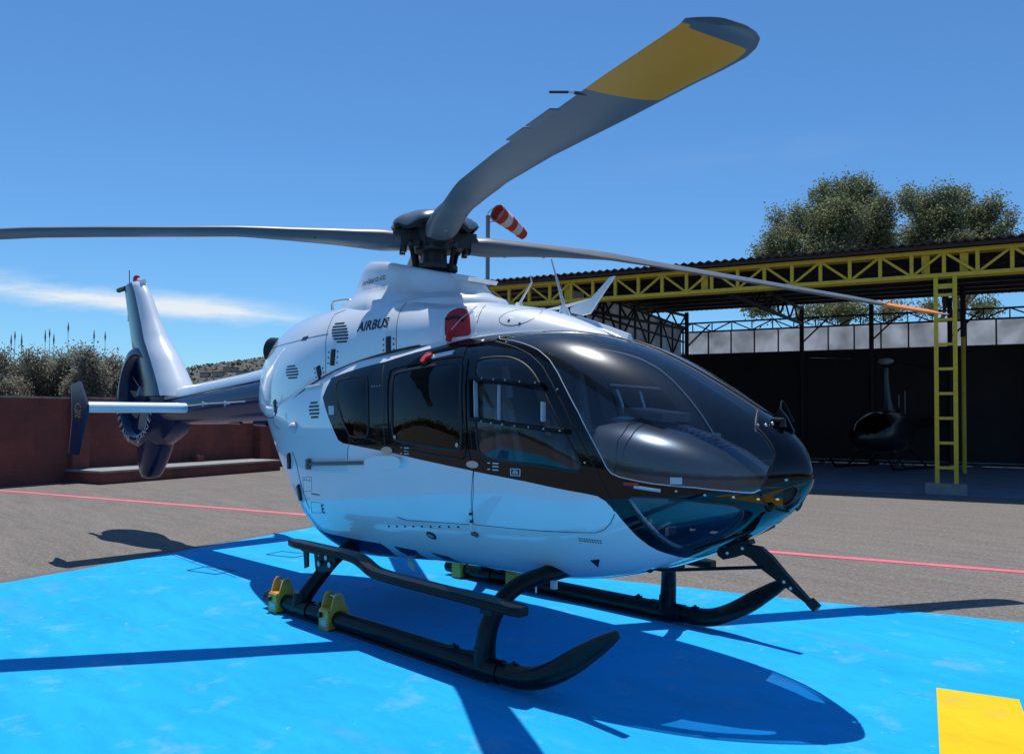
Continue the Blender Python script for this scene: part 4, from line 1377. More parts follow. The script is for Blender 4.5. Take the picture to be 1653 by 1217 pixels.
def louvre(b, x, z, a, h, n, m, sk, slant=0.0, e=2.4, sh=0.0):
    o = np.array(oval(x, z, a, h, 40, e=e))
    for i in range(n):
        f0 = -1+2*(i+.22)/n; f1 = -1+2*(i+.78)/n
        hw0 = a*(1-min(1, abs((f0+f1)/2))**e)**(1/e)
        zc = z+(f0+f1)/2*h
        xs = x-sh*(zc-z)
        strip(b, [(xs-hw0*.97, zc-slant*hw0), (xs+hw0*.97, zc+slant*hw0)], (f1-f0)*h, .003, m, sk, step=.02)


b = MB(); louvre(b, X['vent3'][0][0], X['vent3'][0][1], .09, .075, 5, M['ink'], pod, .03, sh=.45); b.build('side_vent', heli)

# ---- letters on the skin


def text_mesh(s, size):
    cu = bpy.data.curves.new('lettering', 'FONT')
    cu.body = s
    cu.size = size
    cu.resolution_u = 3
    cu.align_x = 'LEFT'
    ob = bpy.data.objects.new('lettering', cu)
    me = bpy.data.meshes.new_from_object(ob)
    V_ = np.array([v.co[:] for v in me.vertices])
    F_ = [tuple(p.vertices) for p in me.polygons]
    bpy.data.objects.remove(ob); bpy.data.meshes.remove(me); bpy.data.curves.remove(cu)
    return V_, F_


def letters(s, size, f, m, name, parent, width=None, bold=0.0):
    V_, F_ = text_mesh(s, size)
    if width: V_[:, 0] *= width/(V_[:, 0].max()-V_[:, 0].min())
    b = MB()
    offs = [(0, 0)] if not bold else [(-bold, 0), (bold, 0), (0, bold), (0, -bold), (0, 0)]
    for i, (dx, dy) in enumerate(offs):
        b.add([f(x+dx, y+dy, i*.0003) for x, y, _ in V_], F_, m)
    return b.build(name, parent, smooth=False, fix=False)


def on_skin(sk, x0, z0, slope, shear=0.0, lift=.004):
    def f(x, y, e=0.0):
        t, v = sk.tv(x0+x+shear*y, z0+slope*x)
        g = np.linalg.norm(sk.pt(t, v+.002)-sk.pt(t, v))/.002
        v = v+y*.5/g
        g = np.linalg.norm(sk.pt(t, v+.002)-sk.pt(t, v))/.002
        v = v+y*.5/g
        return tuple((sk.pt(t, v)+sk.nrm(t, v)*(lift+e))[0])
    return f


letters('E', .11, on_skin(pod, -.465, .815, .05), M['ink'], 'fuselage_lettering', heli)
letters('LIFT HERE', .02, on_skin(pod, 2.17, .885, -.05), M['ink'], 'fuselage_lettering', heli) if False else None
b = MB()
for k in range(2):
    for i in range(9):
        strip(b, [(2.165+i*.016, .886-.0006*i-k*.014), (2.175+i*.016, .886-.0006*i-k*.014)], .006, .003, M['ink'], sides=(1,), step=.01)
for i in range(5):
    strip(b, [(-.60+i*.03, .965), (-.585+i*.03, .965)], .012, .003, M['ink'], sides=(1,), step=.01)
b.build('small_print', heli)
b = MB()
(x0, z1), (x1, z0) = X['label']
for q in ([(x0, z0), (x1, z0)], [(x1, z0), (x1, z1)], [(x1, z1), (x0, z1)], [(x0, z1), (x0, z0)], [(x0+.015, z0+.013), (x1-.015, z0+.013)], [(x0+.015, z0+.022), (x1-.015, z0+.022)], [(x0+.02, z0+.031), (x1-.02, z0+.031)]):
    strip(b, q, .005, .0065, M['white_ink'], sides=(1,), step=.01)
for (x, z) in (X['opn1'][0], X['opn2'][0]):
    for dx, dz, ww in ((0, .02, .02), (0, -.02, .02), (.045, .02, .05), (.045, 0, .05), (.045, -.022, .05)):
        strip(b, [(x+dx, z+dz), (x+dx+ww, z+dz)], .008, .0075, M['white_ink'], sides=(1,), step=.01)
b.build('door_placard', heli)

# ============================================================ engine cowling
nt_, nv_ = 120, 34
b = MB()
NO = []
tt = np.linspace(0.0, cowl.n, nt_)
for sg in (1, -1):
    T_, V_ = np.meshgrid(tt, np.linspace(0, 1, nv_), indexing='ij')
    P = cowl.pt(T_.ravel(), V_.ravel())*[1, sg, 1]
    Nn = cowl.nrm(T_.ravel(), V_.ravel())*[1, sg, 1]
    fs = []
    for i in range(nt_-1):
        for j in range(nv_-1):
            q = (i*nv_+j, (i+1)*nv_+j, (i+1)*nv_+j+1, i*nv_+j+1)
            fs.append(q if sg > 0 else q[::-1])
    b.add(P, fs, M['white']); NO += Nn.tolist()
f0 = b.f[2000]
g = np.cross(np.array(b.v[f0[1]])-np.array(b.v[f0[0]]), np.array(b.v[f0[2]])-np.array(b.v[f0[0]]))
if g@np.array(NO[f0[0]]) < 0: b.f = [f[::-1] for f in b.f]
cow = b.build('engine_cowling', heli, fix=False, normals=NO)
b = MB()
for k in ('seam1', 'seam2', 'seam3', 'seam4'):
    strip(b, CX[k], .0045 if k != 'seam4' else .003, .0025, M['gap'], cowl)
tz = np.linspace(.6, 12.6, 60)
pz = cowl.pt(tz, np.full(60, .0))
for sg in (1, -1):
    b.tube([tuple(p*[1, sg, 1]+[0, -sg*.002, .004]) for p in pz[24:]], .005, M['gap'], 6)
strip(b, oval(CX['circle'][0][0], CX['circle'][0][1]+.03, .14, .07), .004, .002, M['ink'], cowl, closed=True, sides=(1,))
for dx, dz in ((-.05, .0), (.05, -.03)): dot(b, CX['circle'][0][0]+dx, CX['circle'][0][1]+dz, .009, M['ink'], .004, cowl)
b.build('cowling_gap', cow)
b = MB(); louvre(b, CX['vent1'][0][0], CX['vent1'][0][1], .112, .098, 7, M['ink'], cowl, -.02, sh=.75); b.build('cowling_vent', cow)
b = MB(); louvre(b, CX['vent2'][0][0], CX['vent2'][0][1], .13, .066, 5, M['ink'], cowl, 0, sh=.6); b.build('cowling_vent', cow)
for k in ('l1', 'l2', 'l3', 'l4'):
    (xa, za), (xb, zb2) = CX[k]
    b = MB()
    strip(b, [(xa, za), (xb, zb2)], .052, .012, M['ink'], cowl, step=.015)
    for f in (.15, .5, .85):
        for s_ in (-1, 1):
            dot(b, xa+(xb-xa)*f+s_*.058, za+(zb2-za)*f, .007, M['ink'], .004, cowl, (1, -1))
    b.build('cowling_latch', cow)
b = MB(); patch(b, [(CX['slit'][0][0]-.06, CX['slit'][0][1]-.012), (CX['slit'][0][0]+.04, CX['slit'][0][1]-.008), (CX['slit'][0][0]+.05, CX['slit'][0][1]+.022), (CX['slit'][0][0]-.05, CX['slit'][0][1]+.018)], .004, M['ink'], cowl); b.build('drain_slot', cow)
(xa, za), (xb, zb2) = CX['airbus']
letters('AIRBUS', .125, on_skin(cowl, xa, za, (zb2-za)/(xb-xa), -.12), M['ink'], 'cowling_lettering', cow, width=(xb-xa)*1.03, bold=.0022)
# intake mouth lip behind the red cover
cvp = rnd(CX['cover'], 1); cc = cvp.mean(0)
b = MB()
strip(b, cc+(cvp-cc)*1.16, .05, .028, M['white'], cowl, closed=True)
strip(b, cc+(cvp-cc)*1.03, .02, .020, M['ink'], cowl, closed=True)
b.build('intake_lip', cow)
cov = empty('intake_cover', tuple(cowl.at(*cc)[0]), 'red fabric cover plugged into the engine air intake beside the mast fairing', 'cover')
b = MB(); patch(b, cvp, .034, M['red_cover'], cowl, cell=.02); b.build('plug', cov)
b = MB(); strip(b, [(cc[0]-.085, cc[1]+.012), (cc[0]-.02, cc[1]+.024), (cc[0]+.02, cc[1]+.018), (cc[0]+.07, cc[1]-.005)], .034, .042, M['ink'], cowl, sides=(1,)); b.build('strap', cov)
b = MB()
p_ = cowl.at(cc[0]+.10, cc[1]+.09, .04)[0]; q_ = cowl.at(cc[0]+.0, cc[1]-.075, .06)[0]
b.tube([tuple(p_), tuple((p_+q_)/2+[0, -.03, -.01]), tuple(q_)], .004, M['silver_tape'], 6)
b.build('cord', cov)
b = MB(); e_ = q_+np.array([.0, -.03, -.17])
b.bar(tuple(q_), tuple((q_+e_)/2+[0, -.01, 0]), .05, .012, M['red_cover'], (1, 0, 0)); b.bar(tuple((q_+e_)/2+[0, -.01, 0]), tuple(e_), .035, .012, M['silver_tape'], (1, 0, 0)); b.build('streamer', cov, smooth=False)
tg_ = empty('warning_tag', tuple(pod.at(*X['tagred'][0])[0]), 'small red cap with a silver ribbon above the sliding door window', 'tag')
b = MB()
xr, zr = X['tagred'][0]
patch(b, rnd([(xr-.035, zr-.032), (xr+.02, zr-.035), (xr+.015, zr), (xr+.06, zr+.008), (xr+.055, zr+.03), (xr-.02, zr+.034)], 2), .035, M['red_cover'])
b.build('cap', tg_)
b = MB(); strip(b, [(xr+.05, zr+.016), (xr+.14, zr+.028), (xr+.25, zr+.042)], .042, .014, M['white'], sides=(1,)); b.build('ribbon', tg_)
# exhausts at the rear of the cowling
for sg in (1, -1):
    b = MB()
    rs = []
    for d, r in ((0, .125), (.15, .13), (.30, .135), (.30, .12), (.1, .11)):
        c = Vector((-2.06-d*.85, -sg*(.20+d*.16), 2.27+d*.06)); ax = Vector((-.92, -sg*.36, .1)).normalized()
        u = ax.cross(Vector((0, 0, 1))).normalized(); w = u.cross(ax)
        rs.append([tuple(c+(u*math.cos(a)+w*math.sin(a))*r) for a in [2*math.pi*k/20 for k in range(20)]])
    b.rings(rs, M['black_metal'], cap1=True); b.build('exhaust_pipe', heli)

# ---- mast fairing ("dog house")


def sup(n, e): return [(np.sign(math.cos(a))*abs(math.cos(a))**(2/e), np.sign(math.sin(a))*abs(math.sin(a))**(2/e)) for a in [2*math.pi*k/n for k in range(n)]]


def slope_top(x): return np.interp(x, [-1.1, -.95, -.80, -.68, -.32, 0, .29, .60], [2.86, 2.92, 3.0, 3.015, 2.95, 2.87, 2.80, 2.735])


b = MB()
rs = []
S64 = sup(64, 2.6)
for f, xa, xb, hb_ in ((-.9, -1.14, .80, .52), (-.25, -1.13, .78, .50), (.0, -1.12, .75, .47), (.10, -1.09, .70, .40), (.22, -1.07, .66, .345), (.5, -1.0, .60, .315), (.75, -.93, .55, .31), (.90, -.87, .52, .30), (.97, -.81, .50, .285), (1.0, -.74, .47, .265), (.985, -.70, .44, .245), (.86, -.68, .42, .235)):
    ring = []
    for cx, sy in S64:
        x = (xa+xb)/2+(xb-xa)/2*cx
        y = hb_*sy*(1-.20*max(0, cx)-.10*max(0, -cx))
        zt2 = slope_top(x); zb3 = 2.56 if x > -.2 else 2.62
        ring.append((x, y, zb3+(zt2-zb3)*f))
    rs.append(ring)
b.rings(rs, M['white'], cap0=False, cap1=True)
mf = b.build('mast_fairing', heli, angle=50)
b = MB(); b.prism([(.40, 2.775), (.62, 2.72), (.60, 2.69), (.42, 2.72)], lambda u, v, k: (u, k, v), -.16, .16, M['white']); b.build('fairing_spoiler', mf, smooth=False)
letters('helipro.cc', .085, lambda x, y, e=0: (lambda q: (q[0], q[1], q[2]))(fair_pt(x, y)), M['ink'], 'fairing_lettering', mf, width=.50) if False else None


def fair_pt(x, y):
    """a point on the rear right corner of the fairing wall, x measured along the wall"""
    f = .36+y*2.4+x*.42
    x = x-.66+.12*y
    xa, xb, hb_ = np.interp(f, [.22, .5, .75, .9], [-1.07, -1.0, -.93, -.87]), np.interp(f, [.22, .5, .75, .9], [.66, .60, .55, .52]), np.interp(f, [.22, .5, .75, .9], [.345, .315, .31, .30])
    cx = (x-(xa+xb)/2)/((xb-xa)/2)
    sy = -(1-min(1, abs(cx))**2.6)**(1/2.6)
    xx = x
    yy = hb_*sy*(1-.20*max(0, cx)-.10*max(0, -cx))*1.015
    zb3 = 2.56 if xx > -.2 else 2.62
    return (xx, yy-.003, zb3+(slope_top(xx)-zb3)*f)


letters('helipro.cc', .095, lambda x, y, e=0: fair_pt(x, y), M['ink'], 'fairing_lettering', mf, width=.38)
b = MB(); b.tube(smoothcurve([(-1.42, -.10, 2.63), (-1.42, -.10, 2.70), (-1.36, -.10, 2.72), (-1.15, -.10, 2.715), (-1.10, -.10, 2.69), (-1.10, -.10, 2.62)], 4), .014, M['steel'], 10); b.build('step_handle', heli)

# ============================================================ rotor
rot = MB()
rot.tube([(0, 0, 2.55), (0, 0, 2.86), (0, 0, 3.10)], [.15, .115, .10], M['hub'], 24)
rot.tube([(0, 0, 2.86), (0, 0, 2.90)], .20, M['hub'], 24)
rot.tube([(0, 0, 3.02), (0, 0, 3.20)], [.17, .19], M['hub'], 24)
hubo = rot.build('rotor_mast', heli)
b = MB()
rs = []
for z, r in ((3.215, .36), (3.235, .385), (3.26, .375), (3.30, .32), (3.34, .23), (3.37, .12), (3.378, .03)):
    ring = []
    for k in range(64):
        a = 2*math.pi*k/64
        sc_ = 1-.09*max(0, math.cos(4*(a-TH0)))**3 if z < 3.27 else 1
        dz = -.05*max(0, -math.cos(4*(a-TH0)))**2*max(0, (r-.25)/.13) if z < 3.31 else 0
        ring.append((r*sc_*math.cos(a), r*sc_*math.sin(a), z+dz))
    rs.append(ring)
b.rings(rs, M['hub_cap'], cap0=False)
b.rings([[(p[0]*.97, p[1]*.97, p[2]-.015) for p in rs[k]] for k in range(4)], M['dark_lining'], cap0=False, cap1=True)
b.build('hub_cap', hubo, angle=60)
for k in range(4):
    a = TH0+k*math.pi/2
    e, q = Vector((math.cos(a), math.sin(a), 0)), Vector((-math.sin(a), math.cos(a), 0))
    b = MB()
    b.box(Vector((0, 0, 3.115))+e*.24, (.22, .20, .13), M['hub'], e, q)
    b.box(Vector((0, 0, 3.19))+e*.22, (.16, .10, .06), M['hub'], e, q)
    b.tube([tuple(Vector((0, 0, 3.0))+e*.27+q*.06), tuple(Vector((0, 0, 3.22))+e*.27+q*.06)], .026, M['hub'], 10)
    b.tube([tuple(Vector((0, 0, 3.0))+e*.27-q*.06), tuple(Vector((0, 0, 3.22))+e*.27-q*.06)], .026, M['hub'], 10)
    b.build('blade_fork', hubo, angle=40)
    a2 = a+math.radians(32)
    b = MB()
    p0, p1 = Vector((.19*math.cos(a2), .19*math.sin(a2), 2.80)), Vector((.26*math.cos(a2), .26*math.sin(a2), 3.06))
    b.tube([tuple(p0), tuple(p1)], .020, M['black_metal'], 10); b.sphere(tuple(p1), .032, M['hub'], 10, 7)
    b.box(p1+Vector((-.03*math.cos(a2), -.03*math.sin(a2), .0)), (.10, .06, .05), M['hub'], e, q)
    b.build('pitch_link', hubo)


def foil(n=14):
    u = [.5*(1-math.cos(math.pi*i/n)) for i in range(n+1)]
    th = [5*(.2969*math.sqrt(x)-.126*x-.3516*x*x+.2843*x**3-.1036*x**4) for x in u]
    return [(x, t) for x, t in zip(u, th)]+[(x, -t*.8) for x, t in list(zip(u, th))[-2:0:-1]]


FO = foil()
# yellow tip band, bounded along the blade's span and chord
bnt = M['blade'].node_tree
uvn = bnt.nodes.new('ShaderNodeUVMap'); uvn.uv_map = 'span_chord'
sp_ = bnt.nodes.new('ShaderNodeSeparateXYZ'); bnt.links.new(uvn.outputs[0], sp_.inputs[0])


def bmath(op, a, c, clamp=False):
    nd = bnt.nodes.new('ShaderNodeMath'); nd.operation = op; nd.use_clamp = clamp
    for i, s_ in enumerate((a, c)):
        if isinstance(s_, (int, float)): nd.inputs[i].default_value = s_
        else: bnt.links.new(s_, nd.inputs[i])
    return nd.outputs[0]


r_ = bmath('MULTIPLY', sp_.outputs[0], 10)
edge_ = bmath('ADD', bmath('MULTIPLY', bmath('POWER', bmath('MULTIPLY', bmath('SUBTRACT', r_, 5.0), 1/.095, True), 2.0), .75), .12)
mk_ = bmath('MULTIPLY', bmath('MULTIPLY', bmath('GREATER_THAN', r_, 4.42), bmath('LESS_THAN', r_, 5.112)), bmath('GREATER_THAN', sp_.outputs[1], edge_))
mx_ = bnt.nodes.new('ShaderNodeMix'); mx_.data_type = 'RGBA'
bsd = bnt.nodes['Principled BSDF']
bnt.links.new(bsd.inputs['Base Color'].links[0].from_socket, mx_.inputs[6])
mx_.inputs[7].default_value = (0.95, 0.275, 0.007, 1)
bnt.links.new(mk_, mx_.inputs[0]); bnt.links.new(mx_.outputs[2], bsd.inputs['Base Color'])


def blade(theta, zr, pitch, tabs=True):
    e, q = Vector((math.cos(theta), math.sin(theta), 0)), Vector((-math.sin(theta), math.cos(theta), 0))
    rsn = sorted(set(list(np.arange(.30, 5.0, .07))+[4.42]+list(np.arange(4.93, 5.12, .015))+[5.118, 5.128, 5.132]))
    V_, F_, MI = [], [], []
    n = len(FO)
    for r in rsn:
        z = np.interp(r, [a for a, _ in zr], [c for _, c in zr])
        k = np.interp(r, [.3, .7, 1.2, 1.9], [0, 0, .35, 1])
        k = k*k*(3-2*k)
        chord = np.interp(r, [.3, .45, .8, 1.2, 1.9, 4.80, 4.92, 5.0, 5.06, 5.10, 5.12, 5.132], [.24, .27, .26, .24, .29, .29, .282, .262, .235, .20, .165, .12])
        sweep = .145-.5*chord if r > 4.8 else 0.0
        thick = np.interp(r, [.3, .45, .8, 1.2, 1.6, 2.0, 5.0, 5.132], [.15, .17, .125, .085, .05, .036, .030, .012])
        p = math.radians(np.interp(r, [.3, .9, 1.9, 5.1], [pitch*.9, pitch, pitch, pitch*.75]))
        for i, (x, t) in enumerate(FO):
            s0 = np.array([.5-x, t/.5*.5])
            el = 2*math.pi*i/n
            s1 = np.array([.5*np.sign(math.cos(el))*abs(math.cos(el))**.85, .5*np.sign(math.sin(el))*abs(math.sin(el))**.85])
            af = np.array([(.5-x)*chord-sweep, t*thick/.6/1.0*1.0])
            ell = s1*[chord, thick]
            w = af*k+ell*(1-k)
            c_, s_ = math.cos(p), math.sin(p)
            cq, cz = w[0]*c_-w[1]*s_, w[0]*s_+w[1]*c_
            V_.append(tuple(e*r+q*cq+Vector((0, 0, z+cz))))
    for i in range(len(rsn)-1):
        rm = (rsn[i]+rsn[i+1])/2
        for j in range(n):
            F_.append((i*n+j, i*n+(j+1) % n, (i+1)*n+(j+1) % n, (i+1)*n+j))
            x = (FO[j][0]+FO[(j+1) % n][0])/2
            MI.append(1 if 4.42 < rm < 5.118 and x > .12+max(0, (rm-4.93)/.19)**2*.55 else 0)
    F_.append(tuple(range(n-1, -1, -1))); MI.append(0)
    F_.append(tuple((len(rsn)-1)*n+j for j in range(n))); MI.append(0)
    b = MB(); b.v, b.f, b.m, b.mats = V_, F_, [0]*len(F_), [M['blade']]
    o = b.build('rotor_blade', heli, angle=50)
    uvl = o.data.uv_layers.new(name='span_chord')
    for lp in o.data.loops:
        uvl.data[lp.index].uv = (rsn[lp.vertex_index // n]/10, FO[lp.vertex_index % n][0])
    zt2 = lambda r: np.interp(r, [a for a, _ in zr], [c for _, c in zr])
    for ra, rb2 in ((3.42, 3.74), (3.76, 4.12)):
        b = MB()
        P = []
        pp = math.radians(pitch*.85)
        for r, d in ((ra, -.120), (rb2, -.120), (rb2-.010, -.170), (ra+.010, -.170)):
            P.append(e*r+q*d*math.cos(pp)+Vector((0, 0, zt2(r)+d*math.sin(pp))))
        b.add([tuple(p+Vector((0, 0, h))) for h in (-.0025, .0025) for p in P], [(0, 1, 2, 3), (4, 7, 6, 5), (0, 4, 5, 1), (1, 5, 6, 2), (2, 6, 7, 3), (3, 7, 4, 0)], M['blade'])
        b.build('trim_tab', o, smooth=False)
    b = MB()
    r = 4.36; pp = math.radians(pitch*.8)
    p0 = e*r-q*.14*math.cos(pp)+Vector((0, 0, zt2(r)-.14*math.sin(pp)))
    b.tube([tuple(p0+q*.02), tuple(p0-q*.02)], .006, M['hub'], 8); b.tube([tuple(p0-q*.02), tuple(p0-q*.04)], .004, M['silver_tape'], 8); b.tube([tuple(p0-q*.04), tuple(p0-q*.10-e*.015)], .0045, M['ink'], 8)
    b.build('static_wick', o)
    b = MB(); p0 = e*.62+Vector((0, 0, zt2(.62)-.068)); b.tube([tuple(p0), tuple(p0-Vector((0, 0, .012)))], .018, M['steel'], 8); p0 = e*1.0+q*.09+Vector((0, 0, zt2(1.0)-.03)); b.tube([tuple(p0), tuple(p0-Vector((0, 0, .012)))], .012, M['ink'], 8); b.build('blade_bolt', o)
    return o


zB = [(.3, 3.13), (.85, 3.15), (1.1, 3.135), (1.6, 3.09), (2.1, 3.04), (2.6, 2.965), (3.1, 2.89), (3.6, 2.803), (4.1, 2.715), (4.6, 2.632), (5.1, 2.54)]
zC = [(.3, 3.09), (.85, 3.09), (1.1, 3.085), (1.6, 3.065), (2.1, 3.01), (2.6, 2.955), (3.1, 2.90), (3.6, 2.843), (4.1, 2.79), (4.6, 2.73), (5.1, 2.68)]
zA = [(.3, 3.10), (.85, 3.11), (1.6, 3.10), (2.1, 3.07), (2.6, 3.04), (3.1, 3.005), (3.6, 2.95), (4.1, 2.885), (4.6, 2.82), (5.1, 2.74)]
blade(TH0, zB, 2); blade(TH0+math.pi/2, zC, 17); blade(TH0+math.pi, zC, 14); blade(TH0-math.pi/2, zA, 1)

# ============================================================ tail
b = MB()
rs = []
for x, z, ry, rz in ((-1.9, 1.82, .30, .29), (-2.4, 1.81, .275, .275), (-3.2, 1.77, .245, .245), (-4.0, 1.725, .222, .222), (-4.8, 1.69, .20, .20), (-5.35, 1.69, .17, .19), (-5.75, 1.72, .12, .16)):
    rs.append([(x, ry*math.cos(a), z+rz*math.sin(a)) for a in [2*math.pi*k/36 for k in range(36)]])
b.rings(rs, M['navy']); boom = b.build('tail_boom', heli)
b = MB()
rs = []
for x, z0, z1, hw in ((-1.8, 2.02, 2.20, .15), (-2.4, 1.98, 2.165, .15), (-3.2, 1.92, 2.09, .14), (-4.0, 1.86, 2.035, .13), (-4.8, 1.80, 1.985, .125), (-5.32, 1.78, 1.955, .12), (-5.42, 1.79, 1.94, .10), (-5.46, 1.82, 1.91, .06)):
    rs.append([(x, hw*y, z0+(z1-z0)*zz) for y, zz in ((-1.15, -.3), (-1.08, .35), (-.95, .72), (-.65, .95), (0, 1.0), (.65, .95), (.95, .72), (1.08, .35), (1.15, -.3))])
b.rings(rs, M['white']); b.build('spine_cover', boom, angle=45)
b = MB()
for x in (-3.05, -3.55, -4.05, -4.55, -5.05):
    b.sphere((x, -.128+.01*(x+3)*-.5, np.interp(-x, [3, 5], [2.0, 1.90])), .008, M['ink'], 8, 5)
b.tube([(-2.0, -.20, 2.03), (-3.2, -.176, 1.953), (-5.3, -.14, 1.80)], .006, M['ink'], 6)
b.build('spine_fasteners', boom)
b = MB()
y_ = lambda x: -np.interp(-x, [2.4, 5], [.275, .195])
for x in (-3.25, -3.85):
    b.tube([(x, y_(x)+.01, 1.74), (x, y_(x)-.045, 1.74)], .010, M['silver_tape'], 8)
    b.rings([[(x+.008*s_, y_(x)-.05, 1.74+.001) for s_ in (0,)]*3]*2, M['silver_tape']) if False else None
    b.sphere((x, y_(x)-.05, 1.74), .024, M['silver_tape'], 10, 7, (.6, .6, 1.3))
b.tube([(-2.75, y_(-2.75)-.05, 1.76), (-3.85, y_(-3.85)-.05, 1.74)], .006, M['silver_tape'], 6)
b.tube([(-3.85, y_(-3.85)-.05, 1.74), (-4.45, y_(-4.45)-.03, 1.715)], .006, M['silver_tape'], 6)
b.build('wire_antenna', boom)
b = MB()
for x in (-2.9, -3.5, -4.1):
    b.tube([(x-.14, -.05, 1.77-.245+.05*(-(x+2.9))*.5), (x+.14, -.05, 1.77-.25+.05*(-(x+2.9))*.5)], .028, M['navy'], 8)
b.build('belly_fittings', boom)

# fenestron shroud: ring with the photo's outline
FC = Vector((-6.17, 0, 1.87))
out_pts = [(p[0], p[1]) for p in PR['shroud']]
OUT = [(-4.95, 1.50), (-5.35, 1.29), (-5.75, 1.17), (-6.1, 1.12), (-6.42, 1.16), (-6.78, 1.32), (-7.02, 1.56), (-7.10, 1.85), (-6.95, 2.10), (-6.70, 2.36), (-6.60, 2.56), (-6.25, 2.60), (-5.92, 2.50), (-5.55, 2.30), (-5.2, 2.06), (-4.95, 1.86)]
oa = np.unwrap([math.atan2(z-FC.z, x-FC.x) for x, z in OUT])
orr = [math.hypot(x-FC.x, z-FC.z) for x, z in OUT]


def outR(a):
    aa = oa if oa[-1] > oa[0] else oa[::-1]; rr_ = orr if oa[-1] > oa[0] else orr[::-1]
    aa = np.r_[aa, aa[0]+2*math.pi]; rr_ = np.r_[rr_, rr_[0]]
    while a < aa[0]: a += 2*math.pi
    while a > aa[-1]: a -= 2*math.pi
    return float(np.interp(a, aa, rr_))


NA = 96
raw = np.array([outR(2*math.pi*k/NA) for k in range(NA)])
for _ in range(3): raw = (np.roll(raw, 1)+2*raw+np.roll(raw, -1))/4
prof = [(.50, .0), (.50, -.10), (.515, -.155), (.55, -.195), (.59, -.205)]
rs = []
for j in range(len(prof)+6+len(prof)+0):
    ring = []
    for k in range(NA):
        a = 2*math.pi*k/NA
        Ro = max(raw[k], .66)
        lead = max(0, math.cos(a))**2
        edge = .03+.05*lead+.02*max(0, math.sin(a))
        full = prof+[(.59+(Ro-.59)*.5, -.18+.07*lead), (Ro-.03, -(edge+.05)), (Ro, -edge*.45), (Ro, edge*.45), (Ro-.03, edge+.05), (.59+(Ro-.59)*.5, .18-.07*lead)]+[(r, -y) for r, y in prof[::-1]]
        r, y = full[j]
        ring.append((FC.x+r*math.cos(a), y, FC.z+r*math.sin(a)))
    rs.append(ring)
b = MB(); b.rings(rs, M['navy'], cap0=False, cap1=False)
shr = b.build('fan_shroud', heli, angle=60)
b = MB(); b.tube([tuple(FC+Vector((0, y, 0))) for y in (-.16, -.13, -.06, .12)], [.04, .13, .16, .17], M['navy'], 24); fan = b.build('tail_fan', heli)
for k in range(10):
    a = 2*math.pi*(k+.25*math.sin(k*2.1)*.6)/10
    er = Vector((math.cos(a), 0, math.sin(a))); et = Vector((-math.sin(a), 0, math.cos(a)))
    b = MB()
    b.rings([[tuple(FC+er*r+et*(c*cx)+Vector((0, -.06+c*cx*.55+ty, 0))) for cx, ty in ((-1, 0), (0, -.008), (1, 0), (0, .008))] for r, c in ((.14, .025), (.22, .045), (.47, .05), (.49, .045))], M['grey_pole'])
    b.build('fan_blade', fan, angle=30)
b = MB()
for k in range(11):
    a = 2*math.pi*k/11+.2
    er = Vector((math.cos(a), 0, math.sin(a)))
    b.bar(tuple(FC+er*.12+Vector((0, .09, 0))), tuple(FC+er*.505+Vector((0, .09, 0))), .014, .09, M['silver_tape'], (0, 1, 0))
b.build('fan_stator', shr, smooth=False)


def arc_letters(s, a0, a1, name):
    for i, ch in enumerate(s):
        a = a0+(a1-a0)*i/(len(s)-1)
        er = Vector((math.cos(a), 0, math.sin(a))); et = Vector((math.sin(a), 0, -math.cos(a)))
        if et.dot(Vector((1, 0, 0))) < 0: et = -et
        upv = et.cross(Vector((0, -1, 0)))*-1
        upv = Vector((0, -1, 0)).cross(et)
        c = FC+er*.625
        yield ch, c, et, upv


for word, a0, a1 in (('GEFAHR', math.radians(200), math.radians(254)), ('DANGER', math.radians(287), math.radians(340))):
    b = MB()
    for ch, c, et, upv in arc_letters(word, a0, a1, ''):
        V_, F_ = text_mesh(ch, .135)
        V_[:, :2] -= V_[:, :2].mean(0)
        b.add([tuple(c+et*float(x)+upv*float(y)+Vector((0, -.209, 0))) for x, y, _ in V_], F_, M['white_ink'])
    b.build('warning_lettering', shr, smooth=False, fix=False)
# fin above the fan
FINLE = [(2.00, -5.02), (2.39, -5.40), (2.64, -5.71), (2.95, -5.99), (3.35, -6.31), (3.50, -6.47), (3.53, -6.56)]
FINTE = [(2.00, -6.55), (2.39, -6.72), (2.64, -6.86), (2.95, -6.98), (3.35, -7.13), (3.50, -7.19), (3.53, -7.12)]
zs = list(np.linspace(1.86, 3.5, 30))+[3.52, 3.53]


def fin_half(u, th):
    return 5*(.2969*math.sqrt(u)-.126*u-.3516*u*u+.2843*u**3-.1036*u**4)*th/.8


nose_r, body_r = [], []
for z in zs:
    le, te = np.interp(z, *zip(*FINLE)), np.interp(z, *zip(*FINTE))
    if z < 2.0: le += (2.0-z)*.75
    c = le-te
    th = np.interp(z, [1.86, 2.4, 2.9, 3.5, 3.53], [.40, .33, .22, .15, .09])
    ub = np.interp(z, [1.9, 2.4, 3.0, 3.5], [.30, .27, .21, .17])/c
    us = [ub*(1-math.cos(math.pi/2*k/10)) for k in range(11)]
    nose_r.append([(le-u*c, -fin_half(u, th)-.001, z) for u in us[::-1]]+[(le-u*c, fin_half(u, th)+.001, z) for u in us[1:]])
    us = list(np.linspace(ub, 1, 16))
    body_r.append([(le-u*c, -fin_half(u, th), z) for u in us]+[(le-u*c, fin_half(u, th), z) for u in us[-2::-1]])
FF = foil(18)
b = MB(); b.rings(nose_r, M['white'], cap1=True); b.build('fin_leading_edge', heli, angle=50)
b = MB(); b.rings(body_r, M['navy'], cap1=True)
fin = b.build('tail_fin', heli, angle=50)


